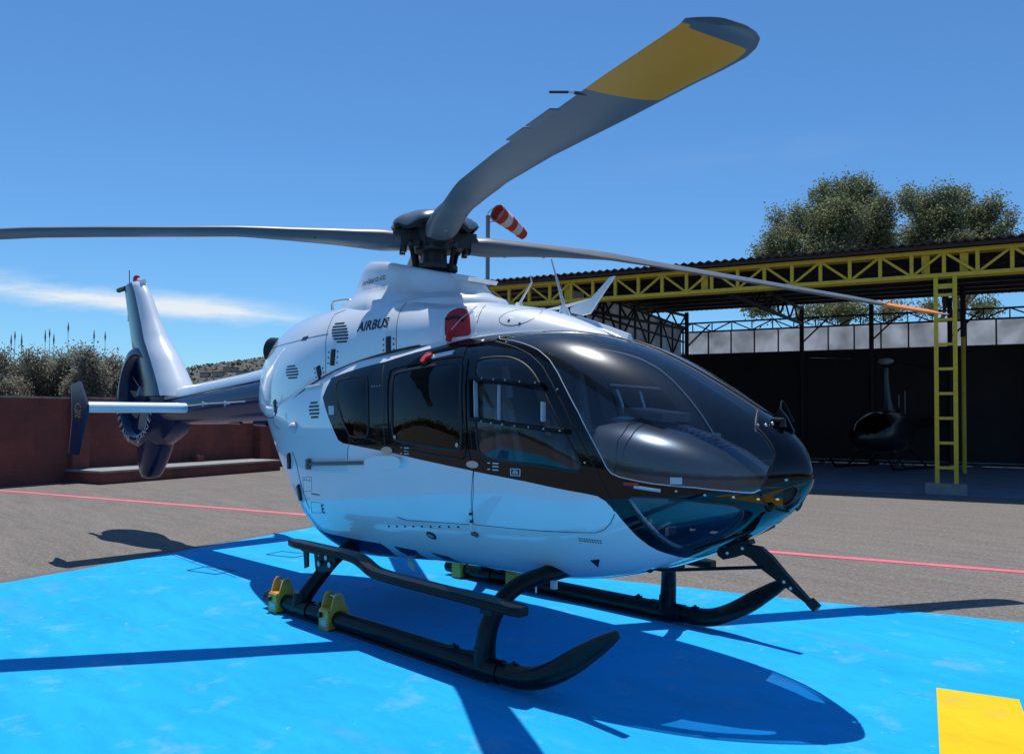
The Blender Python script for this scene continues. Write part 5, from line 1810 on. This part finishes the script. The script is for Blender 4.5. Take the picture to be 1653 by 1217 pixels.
def fin_y(x, z):
    le, te = np.interp(z, *zip(*FINLE)), np.interp(z, *zip(*FINTE)); c = le-te
    th = np.interp(z, [1.86, 2.4, 2.9, 3.5, 3.53], [.40, .33, .22, .15, .09])
    u = min(max((le-x)/c, 0), 1)
    t = 5*(.2969*math.sqrt(u)-.126*u-.3516*u*u+.2843*u**3-.1036*u**4)
    return -t*th*.8/.8


letters('XA-NSD', .17, lambda x, y, e=0: (lambda xx, zz: (xx, fin_y(xx, zz)-.004, zz))(-7.06+x+.1*y, 3.16+y+.30*x), M['white_ink'], 'registration_lettering', fin, width=.44)
b = MB(); b.add([(-7.02, fin_y(-7.02, 2.98)-.004, 2.98), (-6.90, fin_y(-6.90, 2.98)-.004, 2.98), (-6.90, fin_y(-6.9, 3.08)-.004, 3.08), (-7.02, fin_y(-7.02, 3.08)-.004, 3.08)], [(0, 1, 2, 3)], M['silver_tape']); b.build('flag_sticker', fin, smooth=False)
b = MB(); b.rings([[(-6.70+.055*math.cos(a)*r, .055*math.sin(a)*r, z) for a in [2*math.pi*k/16 for k in range(16)]] for z, r in ((3.50, 1), (3.56, 1), (3.60, .9), (3.625, .55), (3.63, .1))], M['red_lens']); b.build('beacon', fin)
b = MB(); b.tube([(-6.98, 0, 3.5), (-7.0, 0, 3.74)], .006, M['ink'], 6); b.build('whip_antenna', fin)
b = MB(); b.tube([(-7.10, 0, 3.49), (-7.42, 0, 3.485), (-7.45, 0, 3.485)], [.035, .035, .02], M['black_metal'], 10); b.build('tail_lamp', fin)
b = MB(); b.tube([(-6.45, 0, 3.51), (-6.62, 0, 3.555)], [.04, .03], M['white'], 10); b.build('fin_tip_fairing', fin)
# lower fin (tail bumper)
b = MB()
rs = []
for z, le, te, th in ((1.30, -5.60, -6.62, .26), (1.12, -5.66, -6.60, .24), (.95, -5.78, -6.55, .21), (.80, -5.92, -6.44, .18), (.745, -5.98, -6.36, .14), (.73, -6.05, -6.30, .06)):
    rs.append([(le-x*(le-te), t*th/.6, z) for x, t in FF])
b.rings(rs, M['navy']); b.build('lower_fin', heli, angle=50)
# stabiliser with end plates
b = MB()
rs = []
for y in np.linspace(-1.33, 1.33, 21):
    rs.append([(-4.42-x*.42, y, 1.69+t*.085/.6) for x, t in FF])
b.rings(rs, M['white']); stab = b.build('stabiliser', heli, angle=50)
for sg in (-1, 1):
    b = MB()
    EP = [(-4.70, 1.985), (-4.73, 1.995), (-4.99, 1.955), (-4.95, 1.74), (-4.935, 1.56), (-5.03, 1.16), (-5.01, 1.145), (-4.75, 1.145), (-4.60, 1.40), (-4.435, 1.66), (-4.435, 1.72)]
    b.prism(EP, lambda u, v, k: (u, sg*k, v), 1.325, 1.352, M['navy'])
    b.prism([(-4.99, 1.955), (-4.95, 1.74), (-4.935, 1.56), (-5.03, 1.16), (-5.048, 1.16), (-4.955, 1.56), (-4.97, 1.74), (-5.01, 1.953)], lambda u, v, k: (u, sg*k, v), 1.328, 1.349, M['silver_tape'])
    o = b.build('end_plate', stab, smooth=False)
    b = MB()
    for z in (1.62, 1.585, 1.65):
        b.tube(smoothcurve([(-4.83, sg*1.354, z), (-4.77, sg*1.354, z+.02), (-4.70, sg*1.354, z-.01), (-4.64, sg*1.354, z+.015)], 4), .0035, M['bronze'], 5)
    b.tube(smoothcurve([(-4.83, sg*1.354, 1.66), (-4.80, sg*1.354, 1.72), (-4.70, sg*1.354, 1.735), (-4.63, sg*1.354, 1.69)], 4), .0035, M['bronze'], 5)
    tag(b.build('emblem', stab), None)

# ============================================================ skids
for sg in (-1, 1):
    b = MB()
    path = [(-.92, sg*1.0, .088), (-.86, sg*1.0, .088), (1.85, sg*1.0, .088)]+[tuple(p) for p in smoothcurve([(1.95, sg*1.0, .088), (2.12, sg*1.0, .115), (2.30, sg*1.0, .20), (2.5, sg*1.0, .335), (2.70, sg*1.0, .475)], 5)]
    rad = [.058, .062, .066]+[.066-.034*max(0, (i-4)/16)**1.2 for i in range(21)]
    rs = []
    for i, p in enumerate(path):
        q0, q1 = Vector(path[max(i-1, 0)]), Vector(path[min(i+1, len(path)-1)])
        d = (q1-q0).normalized(); nn = Vector((-d.z, 0, d.x))
        f = max(0, min(1, (i-10)/8)); f = f*f*(3-2*f)
        ry = (.060+.002*min(i, 3))*(1-f)+f*.026
        rz = (.060+.002*min(i, 3))*(1-f)+f*np.interp(i, [14, 17, 20, 23], [.068, .064, .050, .024])
        e_ = 1-.35*f
        rs.append([tuple(Vector(p)+Vector((0, ry*np.sign(math.cos(a))*abs(math.cos(a))**e_, 0))+nn*(rz*np.sign(math.sin(a))*abs(math.sin(a))**e_)) for a in [2*math.pi*k/20 for k in range(20)]])
    b.rings(rs, M['black_metal'])
    b.tube([(-.935, sg*1.0, .088), (-.915, sg*1.0, .088)], .06, M['rubber'], 18)
    sk = b.build('skid_tube', heli)
    b = MB()
    b.box((.5, sg*1.0, .018), (2.5, .07, .018), M['rubber'])
    for x in (1.42, 1.95, -.15):
        b.box((x, sg*1.0, .152), (.05, .04, .02), M['black_metal']); b.sphere((x, sg*1.0, .165), .013, M['rubber'], 8, 6)
    b.build('wear_shoe', sk, smooth=False)
    for x in (-.72, .04):
        b = MB()
        for dx in (-.062, .062):
            b.prism([(-.085, .02), (-.085, .11), (-.042, .25), (-.02, .28), (.02, .28), (.042, .25), (.085, .11), (.085, .02)], lambda u, v, k: (x+dx+k, sg*1.0+u, v), -.008, .008, M['bronze'])
        b.box((x, sg*1.085, .085), (.12, .012, .15), M['bronze']); b.box((x, sg*.915, .085), (.12, .012, .15), M['bronze'])
        b.box((x, sg*1.0, .162), (.12, .16, .014), M['bronze'])
        b.tube([(x-.085, sg*1.0, .25), (x+.085, sg*1.0, .25)], .012, M['steel'], 8)
        b.tube([(x-.03, sg*1.09, .12), (x-.03, sg*1.115, .12)], .022, M['ink'], 8)
        b.box((x+.01, sg*1.093, .065), (.07, .006, .05), M['silver_tape'])
        b.build('wheel_bracket', sk, angle=30)
    # step board
    b = MB()
    rs = []
    sp = smoothcurve([(-.54, .595), (-.05, .592), (.33, .588), (.47, .565), (.60, .525), (.74, .515), (1.2, .508), (1.80, .502), (2.08, .498)], 6)
    for i, p in enumerate(sp):
        x, z = p.x, p.y
        hw = .064*(1 if 2 < i < len(sp)-3 else (.6+.2*min(i, len(sp)-1-i)))
        yc = -1.02 if x < .3 else np.interp(x, [.3, .8], [-1.02, -1.05])
        rs.append([(x, sg*-(yc+y*hw*1.0), z+zz) for y, zz in ((-1, -.018), (-1, .012), (-.85, .024), (.85, .024), (1, .012), (1, -.018), (.8, -.030), (-.8, -.030))])
    b.rings(rs, M['black_metal']); b.build('step_board', heli, angle=40)
for nm, pts in (('front', [(1.70, -1.0, .13), (1.715, -.99, .30), (1.745, -.94, .44), (1.78, -.84, .545), (1.82, -.68, .60), (1.84, -.4, .62), (1.84, 0, .62)]), ('rear', [(-.42, -1.0, .13), (-.39, -.95, .22), (-.33, -.85, .37), (-.27, -.74, .50), (-.24, -.6, .555), (-.24, -.3, .57), (-.24, 0, .57)])):
    c = smoothcurve(pts, 5)
    full = [tuple(p) for p in c]+[(p.x, -p.y, p.z) for p in c[::-1][1:]]
    nF = len(full)
    rr_ = [.066-.012*min(1, min(i, nF-1-i)/12) for i in range(nF)]
    b = MB(); b.tube(full, rr_, M['black_metal'], 16, upv=(1, 0, 0)); ct = b.build('cross_tube', heli)
    b = MB()
    for sg in (-1, 1):
        x = pts[0][0]
        b.tube([(x-.15, sg*1.0, .088), (x+.15, sg*1.0, .088)], .071, M['black_metal'], 16)
        b.tube([(x-.002, sg*1.0, .10), (x, sg*.998, .21)], [.074, .066], M['black_metal'], 16)
    b.build('saddle', ct)
for sg in (-1, 1):
    b = MB()
    P_ = [(-.40, .575), (-.10, .575), (-.08, .47), (-.14, .40), (-.24, .38), (-.36, .36)]
    b.prism(P_, lambda u, v, k: (u, sg*k, v), .895, .912, M['black_metal'])
    b.prism([(-.41, .575), (-.34, .575), (-.335, .42), (-.385, .40)], lambda u, v, k: (u, sg*k, v), .985, 1.0, M['black_metal'])
    for xx, zz in ((-.30, .52), (-.20, .50), (-.30, .44), (-.15, .45)):
        b.tube([(xx, sg*.885, zz), (xx, sg*.925, zz)], .022, M['steel'], 10)
    b.box((-.24, sg*.96, .55), (.30, .13, .02), M['black_metal'])
    b.box((1.77, sg*.98, .45), (.10, .16, .05), M['black_metal'])
    b.build('step_bracket', heli, smooth=False)
b = MB()
b.box((1.93, -.62, .565), (.035, .03, .05), M['silver_tape'])
b.box((.25, -.42, .44), (.09, .015, .06), M['silver_tape'], (1, 0, -.5))
b.tube([(1.62, -.45, .52), (1.62, -.45, .44)], .006, M['steel'], 6)
for x in (-.55, -.48, -.40, .9): b.tube([(x, -.42, .55), (x, -.42, .47)], .008, M['ink'], 6)
b.build('belly_fittings', heli, smooth=False)
# dark belly fairing round the rear cross tube
b = MB(); b.sphere((-.22, 0, .60), .5, M['navy'], 24, 12, (1.0, 1.35, .36)); b.build('belly_fairing', heli)

# ============================================================ nose fittings
b = MB()
b.prism([(p[0], p[1]) for p in PR['wsps_lo']], lambda u, v, k: (u, k, v), -.02, .02, M['black_metal'])
b.bar((2.74, 0, .80), (2.95, 0, .885), .07, .03, M['black_metal'])
b.tube([(3.30, 0, .59), (3.345, 0, .555)], .030, M['rubber'], 10)
for x, z in ((2.80, .80), (2.90, .84), (3.16, .68), (3.20, .65)): b.tube([(x, -.026, z), (x, .026, z)], .010, M['steel'], 8)
b.build('lower_wire_cutter', heli, smooth=False)
b = MB(); b.tube([(2.30, -.22, .675), (2.46, -.19, .672), (3.03, -.015, .745)], .011, M['black_metal'], 8); b.sphere((2.36, -.2, .67), .028, M['black_metal'], 8, 6); b.build('cutter_strut', heli)
b = MB(); b.prism([(p[0], p[1]) for p in PR['wsps_up']], lambda u, v, k: (u, k, v), -.012, .012, M['white'])
b.tube([(PR['strut'][0][0], 0, PR['strut'][0][1]+.01), (PR['strut'][1][0], 0, PR['strut'][1][1])], .012, M['white'], 8)
b.tube([(PR['strut'][0][0], 0, 2.36), (PR['strut'][0][0], 0, 2.43)], .02, M['steel'], 8)
b.rings([[(x, y, z) for y, z in ((-.05, zz-.05), (-.012, zz+.015), (.012, zz+.015), (.05, zz-.05))] for x, zz in ((2.06, 2.165), (1.9, 2.225), (1.6, 2.33))], M['white'])
b.build('upper_wire_cutter', heli, smooth=False)
b = MB()
w1 = PR['whip1']
b.tube([(w1[2][0], .0, w1[2][1]), (w1[2][0]-.01, .0, w1[2][1]+.09)], [.05, .022], M['white'], 12); b.tube([(w1[1][0], 0, w1[1][1]), (w1[0][0], 0, w1[0][1])], [.013, .005], M['silver_tape'], 8); b.build('whip_antenna', heli)
b = MB()
w2 = PR['whip2']
b.tube([(w2[2][0], 0, w2[2][1]-.03), (w2[2][0], 0, w2[2][1]+.02)], [.045, .02], M['white'], 12); b.tube([(w2[2][0], 0, w2[2][1]), (w2[1][0], 0, w2[1][1]), (w2[0][0], 0, w2[0][1])], [.010, .008, .005], M['silver_tape'], 8); b.build('whip_antenna', heli)
# windscreen wiper / pitot stub on the nose
b = MB()
b.tube([(3.10, -.03, 1.60), (3.16, -.03, 1.60), (3.17, -.05, 1.56)], .022, M['black_metal'], 8)
b.tube(smoothcurve([(3.13, .02, 1.59), (3.09, .09, 1.67), (3.06, .18, 1.72), (3.13, .17, 1.60)], 4), .005, M['black_metal'], 6)
b.prism([(3.07, 1.62), (3.11, 1.68), (3.16, 1.62), (3.20, 1.535), (3.17, 1.525), (3.12, 1.585)], lambda u, v, k: (u, k, v), .025, .045, M['black_metal'])
for x, y, z in ((3.10, -.12, 1.575), (3.07, -.16, 1.575), (3.12, -.08, 1.585)): b.sphere((x, y, z), .012, M['steel'], 8, 6)
b.build('wiper_motor', heli, angle=40)
b = MB(); tt3 = np.linspace(.9, 3.9, 16)
strip(b, [(t, np.interp(t, [.9, 2.2, 3.9], [-.18, -.18, -.14])) for t in tt3], .007, .004, M['rubber'], tv=True)
strip(b, [(2.0, -.85), (2.15, -.6), (2.3, -.38), (2.35, -.20)], .012, .012, M['rubber'], tv=True)
strip(b, [(2.9, -.78), (3.3, -.72), (3.9, -.68)], .012, .010, M['rubber'], tv=True)
patch_c = pod.pt(np.array([2.25]), np.array([-.47]))[0]
b.sphere(tuple(patch_c), .03, M['black_metal'], 10, 7)
b.build('nose_trim', heli)
b = MB()
pL = np.array(DATA['X']['pins'][1]); strip(b, [(2.56, 1.222), (2.70, 1.206)], .018, .016, M['silver_tape'], sides=(1,)); strip(b, [(2.50, 1.236), (2.585, 1.232)], .020, .012, M['red_plastic'], sides=(1,)); b.build('pitot_tag', heli)

# ============================================================ cabin interior
b = MB()
rs = []
for x, w, z0, z1 in ((2.02, .43, 1.00, 1.60), (2.03, .47, .98, 1.625), (2.3, .50, .95, 1.60), (2.6, .44, .93, 1.53), (2.85, .35, .93, 1.43), (3.0, .27, .95, 1.34), (3.1, .16, 1.0, 1.27), (3.15, .06, 1.1, 1.22)):
    cz, hz_ = z0+(z1-z0)*.45, z1-(z0+(z1-z0)*.45)
    rs.append([(x, w*np.sign(math.cos(a))*abs(math.cos(a))**.9, cz+(hz_ if math.sin(a) > 0 else cz-z0)*np.sign(math.sin(a))*abs(math.sin(a))**.9) for a in [2*math.pi*k/48 for k in range(48)]])
b.rings(rs, M['hood']); hd = b.build('instrument_hood', heli, angle=40)
b = MB()
b.box((2.28, .0, 1.635), (.30, .34, .055), M['hood'], (1, 0, -.12))
for i in range(9):
    for j in range(3):
        b.box((2.48+i*.04, -.08+j*.08, np.interp(2.48+i*.04, [2.3, 2.6, 2.85], [1.600, 1.530, 1.430])-.001-.004*abs(j-1)), (.010, .055, .006), M['ink'], (1, 0, -.3))
b.box((2.7, .02, 1.505), (.05, .03, .03), M['silver_tape'])
b.build('glare_vent', hd, smooth=False)
b = MB(); b.tube([(2.31, -.502, 1.28), (2.31, -.47, 1.47), (2.31, -.35, 1.575), (2.31, -.1, 1.608), (2.31, .2, 1.605)], .004, M['ink'], 6); b.build('hood_seam', hd)
b = MB(); b.box((2.02, 0, 1.22), (.05, .84, .62), M['dark_lining']); b.box((2.15, 0, .92), (.6, .24, .30), M['dark_lining']); b.build('instrument_panel', heli, smooth=False)
b = MB(); b.box((.70, 0, .73), (2.3, .96, .04), M['lining']); b.box((2.2, 0, .83), (.7, .7, .03), M['dark_lining']); b.build('cabin_floor', heli, smooth=False)
b = MB(); b.box((-.85, 0, 1.42), (.05, 1.1, 1.2), M['dark_lining']); b.box((.4, 0, 2.0), (2.4, 1.1, .03), M['dark_lining']); b.build('cabin_bulkhead', heli, smooth=False)


def seat(x, y, back=True):
    b = MB()
    rs = []
    for xx, z, hw, th in ((.24, .96, .22, .06), (.20, .98, .23, .07), (-.1, .97, .23, .07), (-.22, 1.0, .22, .07), (-.28, 1.15, .22, .055), (-.34, 1.4, .215, .05), (-.39, 1.62, .19, .045), (-.41, 1.70, .12, .04)):
        rs.append((xx, z, hw, th))
    rings = []
    for i, (xx, z, hw, th) in enumerate(rs):
        a, c = rs[max(i-1, 0)], rs[min(i+1, len(rs)-1)]
        d = Vector((c[0]-a[0], 0, c[1]-a[1])).normalized(); nn = Vector((-d.z, 0, d.x))
        if nn.z < 0 and i < 3: nn = -nn
        if i >= 3 and nn.x < 0: nn = -nn
        ctr = Vector((x+xx, y, z))
        rings.append([tuple(ctr+Vector((0, hw*cy, 0))+nn*(th*cz)) for cy, cz in [(np.sign(math.cos(q))*abs(math.cos(q))**.5, np.sign(math.sin(q))*abs(math.sin(q))**.7) for q in [2*math.pi*k/20 for k in range(20)]]])
    b.rings(rings, M['seat'])
    b.box((x-.02, y, .80), (.42, .36, .25), M['dark_lining'])
    o = b.build('seat', heli, angle=50)
    b = MB()
    for dy in (-.10, .10):
        b.bar((x-.30, y+dy*.7, 1.66), (x-.23, y+dy, 1.25), .05, .008, M['belt'], (1, 0, 0)); b.bar((x-.23, y+dy, 1.25), (x-.13, y+dy*.6, 1.06), .05, .008, M['belt'], (1, 0, 0))
    b.build('seat_belt', o, smooth=False)


for x, y in ((1.55, -.40), (1.55, .40), (.55, -.42), (.55, .42), (.55, 0)): seat(x, y)
for sg in (-1, 1):
    b = MB(); b.tube([(1.18, sg*.60, .82), (1.16, sg*.68, 1.4), (1.12, sg*.58, 2.02)], .04, M['lining'], 8); b.tube([(1.12, sg*.28, 2.08), (1.18, sg*.27, 1.75)], .03, M['lining'], 8); b.build('door_post', heli)
    b = MB(); b.tube(smoothcurve([(1.95, sg*.40, .70), (1.97, sg*.40, .95), (1.93, sg*.40, 1.18), (1.97, sg*.40, 1.28)], 4), .018, M['dark_lining'], 8); b.build('cyclic_stick', heli)
    b = MB()
    for dy in (-.09, .09): b.box((2.5, sg*.27+dy, .95), (.03, .08, .12), M['steel'], (1, 0, .4)); b.tube([(2.5, sg*.27+dy, .93), (2.62, sg*.27+dy, 1.0)], .012, M['steel'], 6)
    b.build('pedals', heli, smooth=False)
b = MB(); b.box((1.45, 0, 2.02), (.5, .40, .12), M['dark_lining'], (1, 0, -.1))
for i in range(6):
    for j in range(3): b.tube([(1.60, -.14+j*.14, 1.99+.0), (1.60+.02, -.14+j*.14, 1.97)], .012, M['silver_tape'], 6)
b.build('overhead_console', heli, smooth=False)

# ============================================================ one object per separate piece


def split_pieces(o):
    me = o.data
    nv = len(me.vertices)
    if nv > 60000: return
    par = list(range(nv))

    def find(i):
        while par[i] != i:
            par[i] = par[par[i]]
            i = par[i]
        return i
    for e in me.edges:
        a, c = find(e.vertices[0]), find(e.vertices[1])
        if a != c: par[a] = c
    roots = sorted({find(i) for i in range(nv)})
    if len(roots) < 2: return
    ix = {r: k for k, r in enumerate(roots)}
    isl = np.array([ix[find(i)] for i in range(nv)])
    P = np.array([v.co[:] for v in me.vertices])
    k = len(roots)
    if k > 1500: return
    lo, hi = np.full((k, 3), np.inf), np.full((k, 3), -np.inf)
    np.minimum.at(lo, isl, P); np.maximum.at(hi, isl, P)
    size = (hi-lo).max(1)
    gap = np.maximum(0, np.maximum(lo[:, None]-hi[None], lo[None]-hi[:, None]))
    near = np.sqrt((gap**2).sum(2)) <= np.maximum(.02, .5*np.maximum(size[:, None], size[None]))
    g = list(range(k))

    def f2(i):
        while g[i] != i:
            g[i] = g[g[i]]
            i = g[i]
        return i
    for a, c in zip(*np.nonzero(np.triu(near, 1))):
        a, c = f2(int(a)), f2(int(c))
        if a != c: g[a] = c
    grp = sorted({f2(i) for i in range(k)})
    if len(grp) < 2 or len(grp) > 60: return
    name, parent, inv = o.name.split('.')[0], o.parent, o.matrix_parent_inverse.copy()
    polys = [(tuple(p.vertices), p.material_index, p.use_smooth) for p in me.polygons]
    for gi in grp:
        sel = [p for p in polys if f2(int(isl[p[0][0]])) == gi]
        used = sorted({v for p in sel for v in p[0]})
        mp = {v: i for i, v in enumerate(used)}
        b = MB()
        b.v = [tuple(P[v]) for v in used]; b.f = [[mp[v] for v in p[0]] for p in sel]; b.m = [p[1] for p in sel]; b.mats = list(me.materials)
        n = b.build(name, None, smooth=sel[0][2], fix=False)
        n.parent = parent
        n.matrix_parent_inverse = inv
        n.hide_render = False
    bpy.data.objects.remove(o)


for o in [x for x in col.objects if x.type == 'MESH' and x.parent and not x.children]:
    nm = o.name.split('.')[0]
    if nm in ('crown', 'trunk', 'fuselage', 'engine_cowling', 'cabin_lining') or 'lettering' in nm or nm.endswith('door'): continue
    if o.data.has_custom_normals and nm in ('windshield', 'door_window', 'chin_window', 'rear_window'): continue
    split_pieces(o)
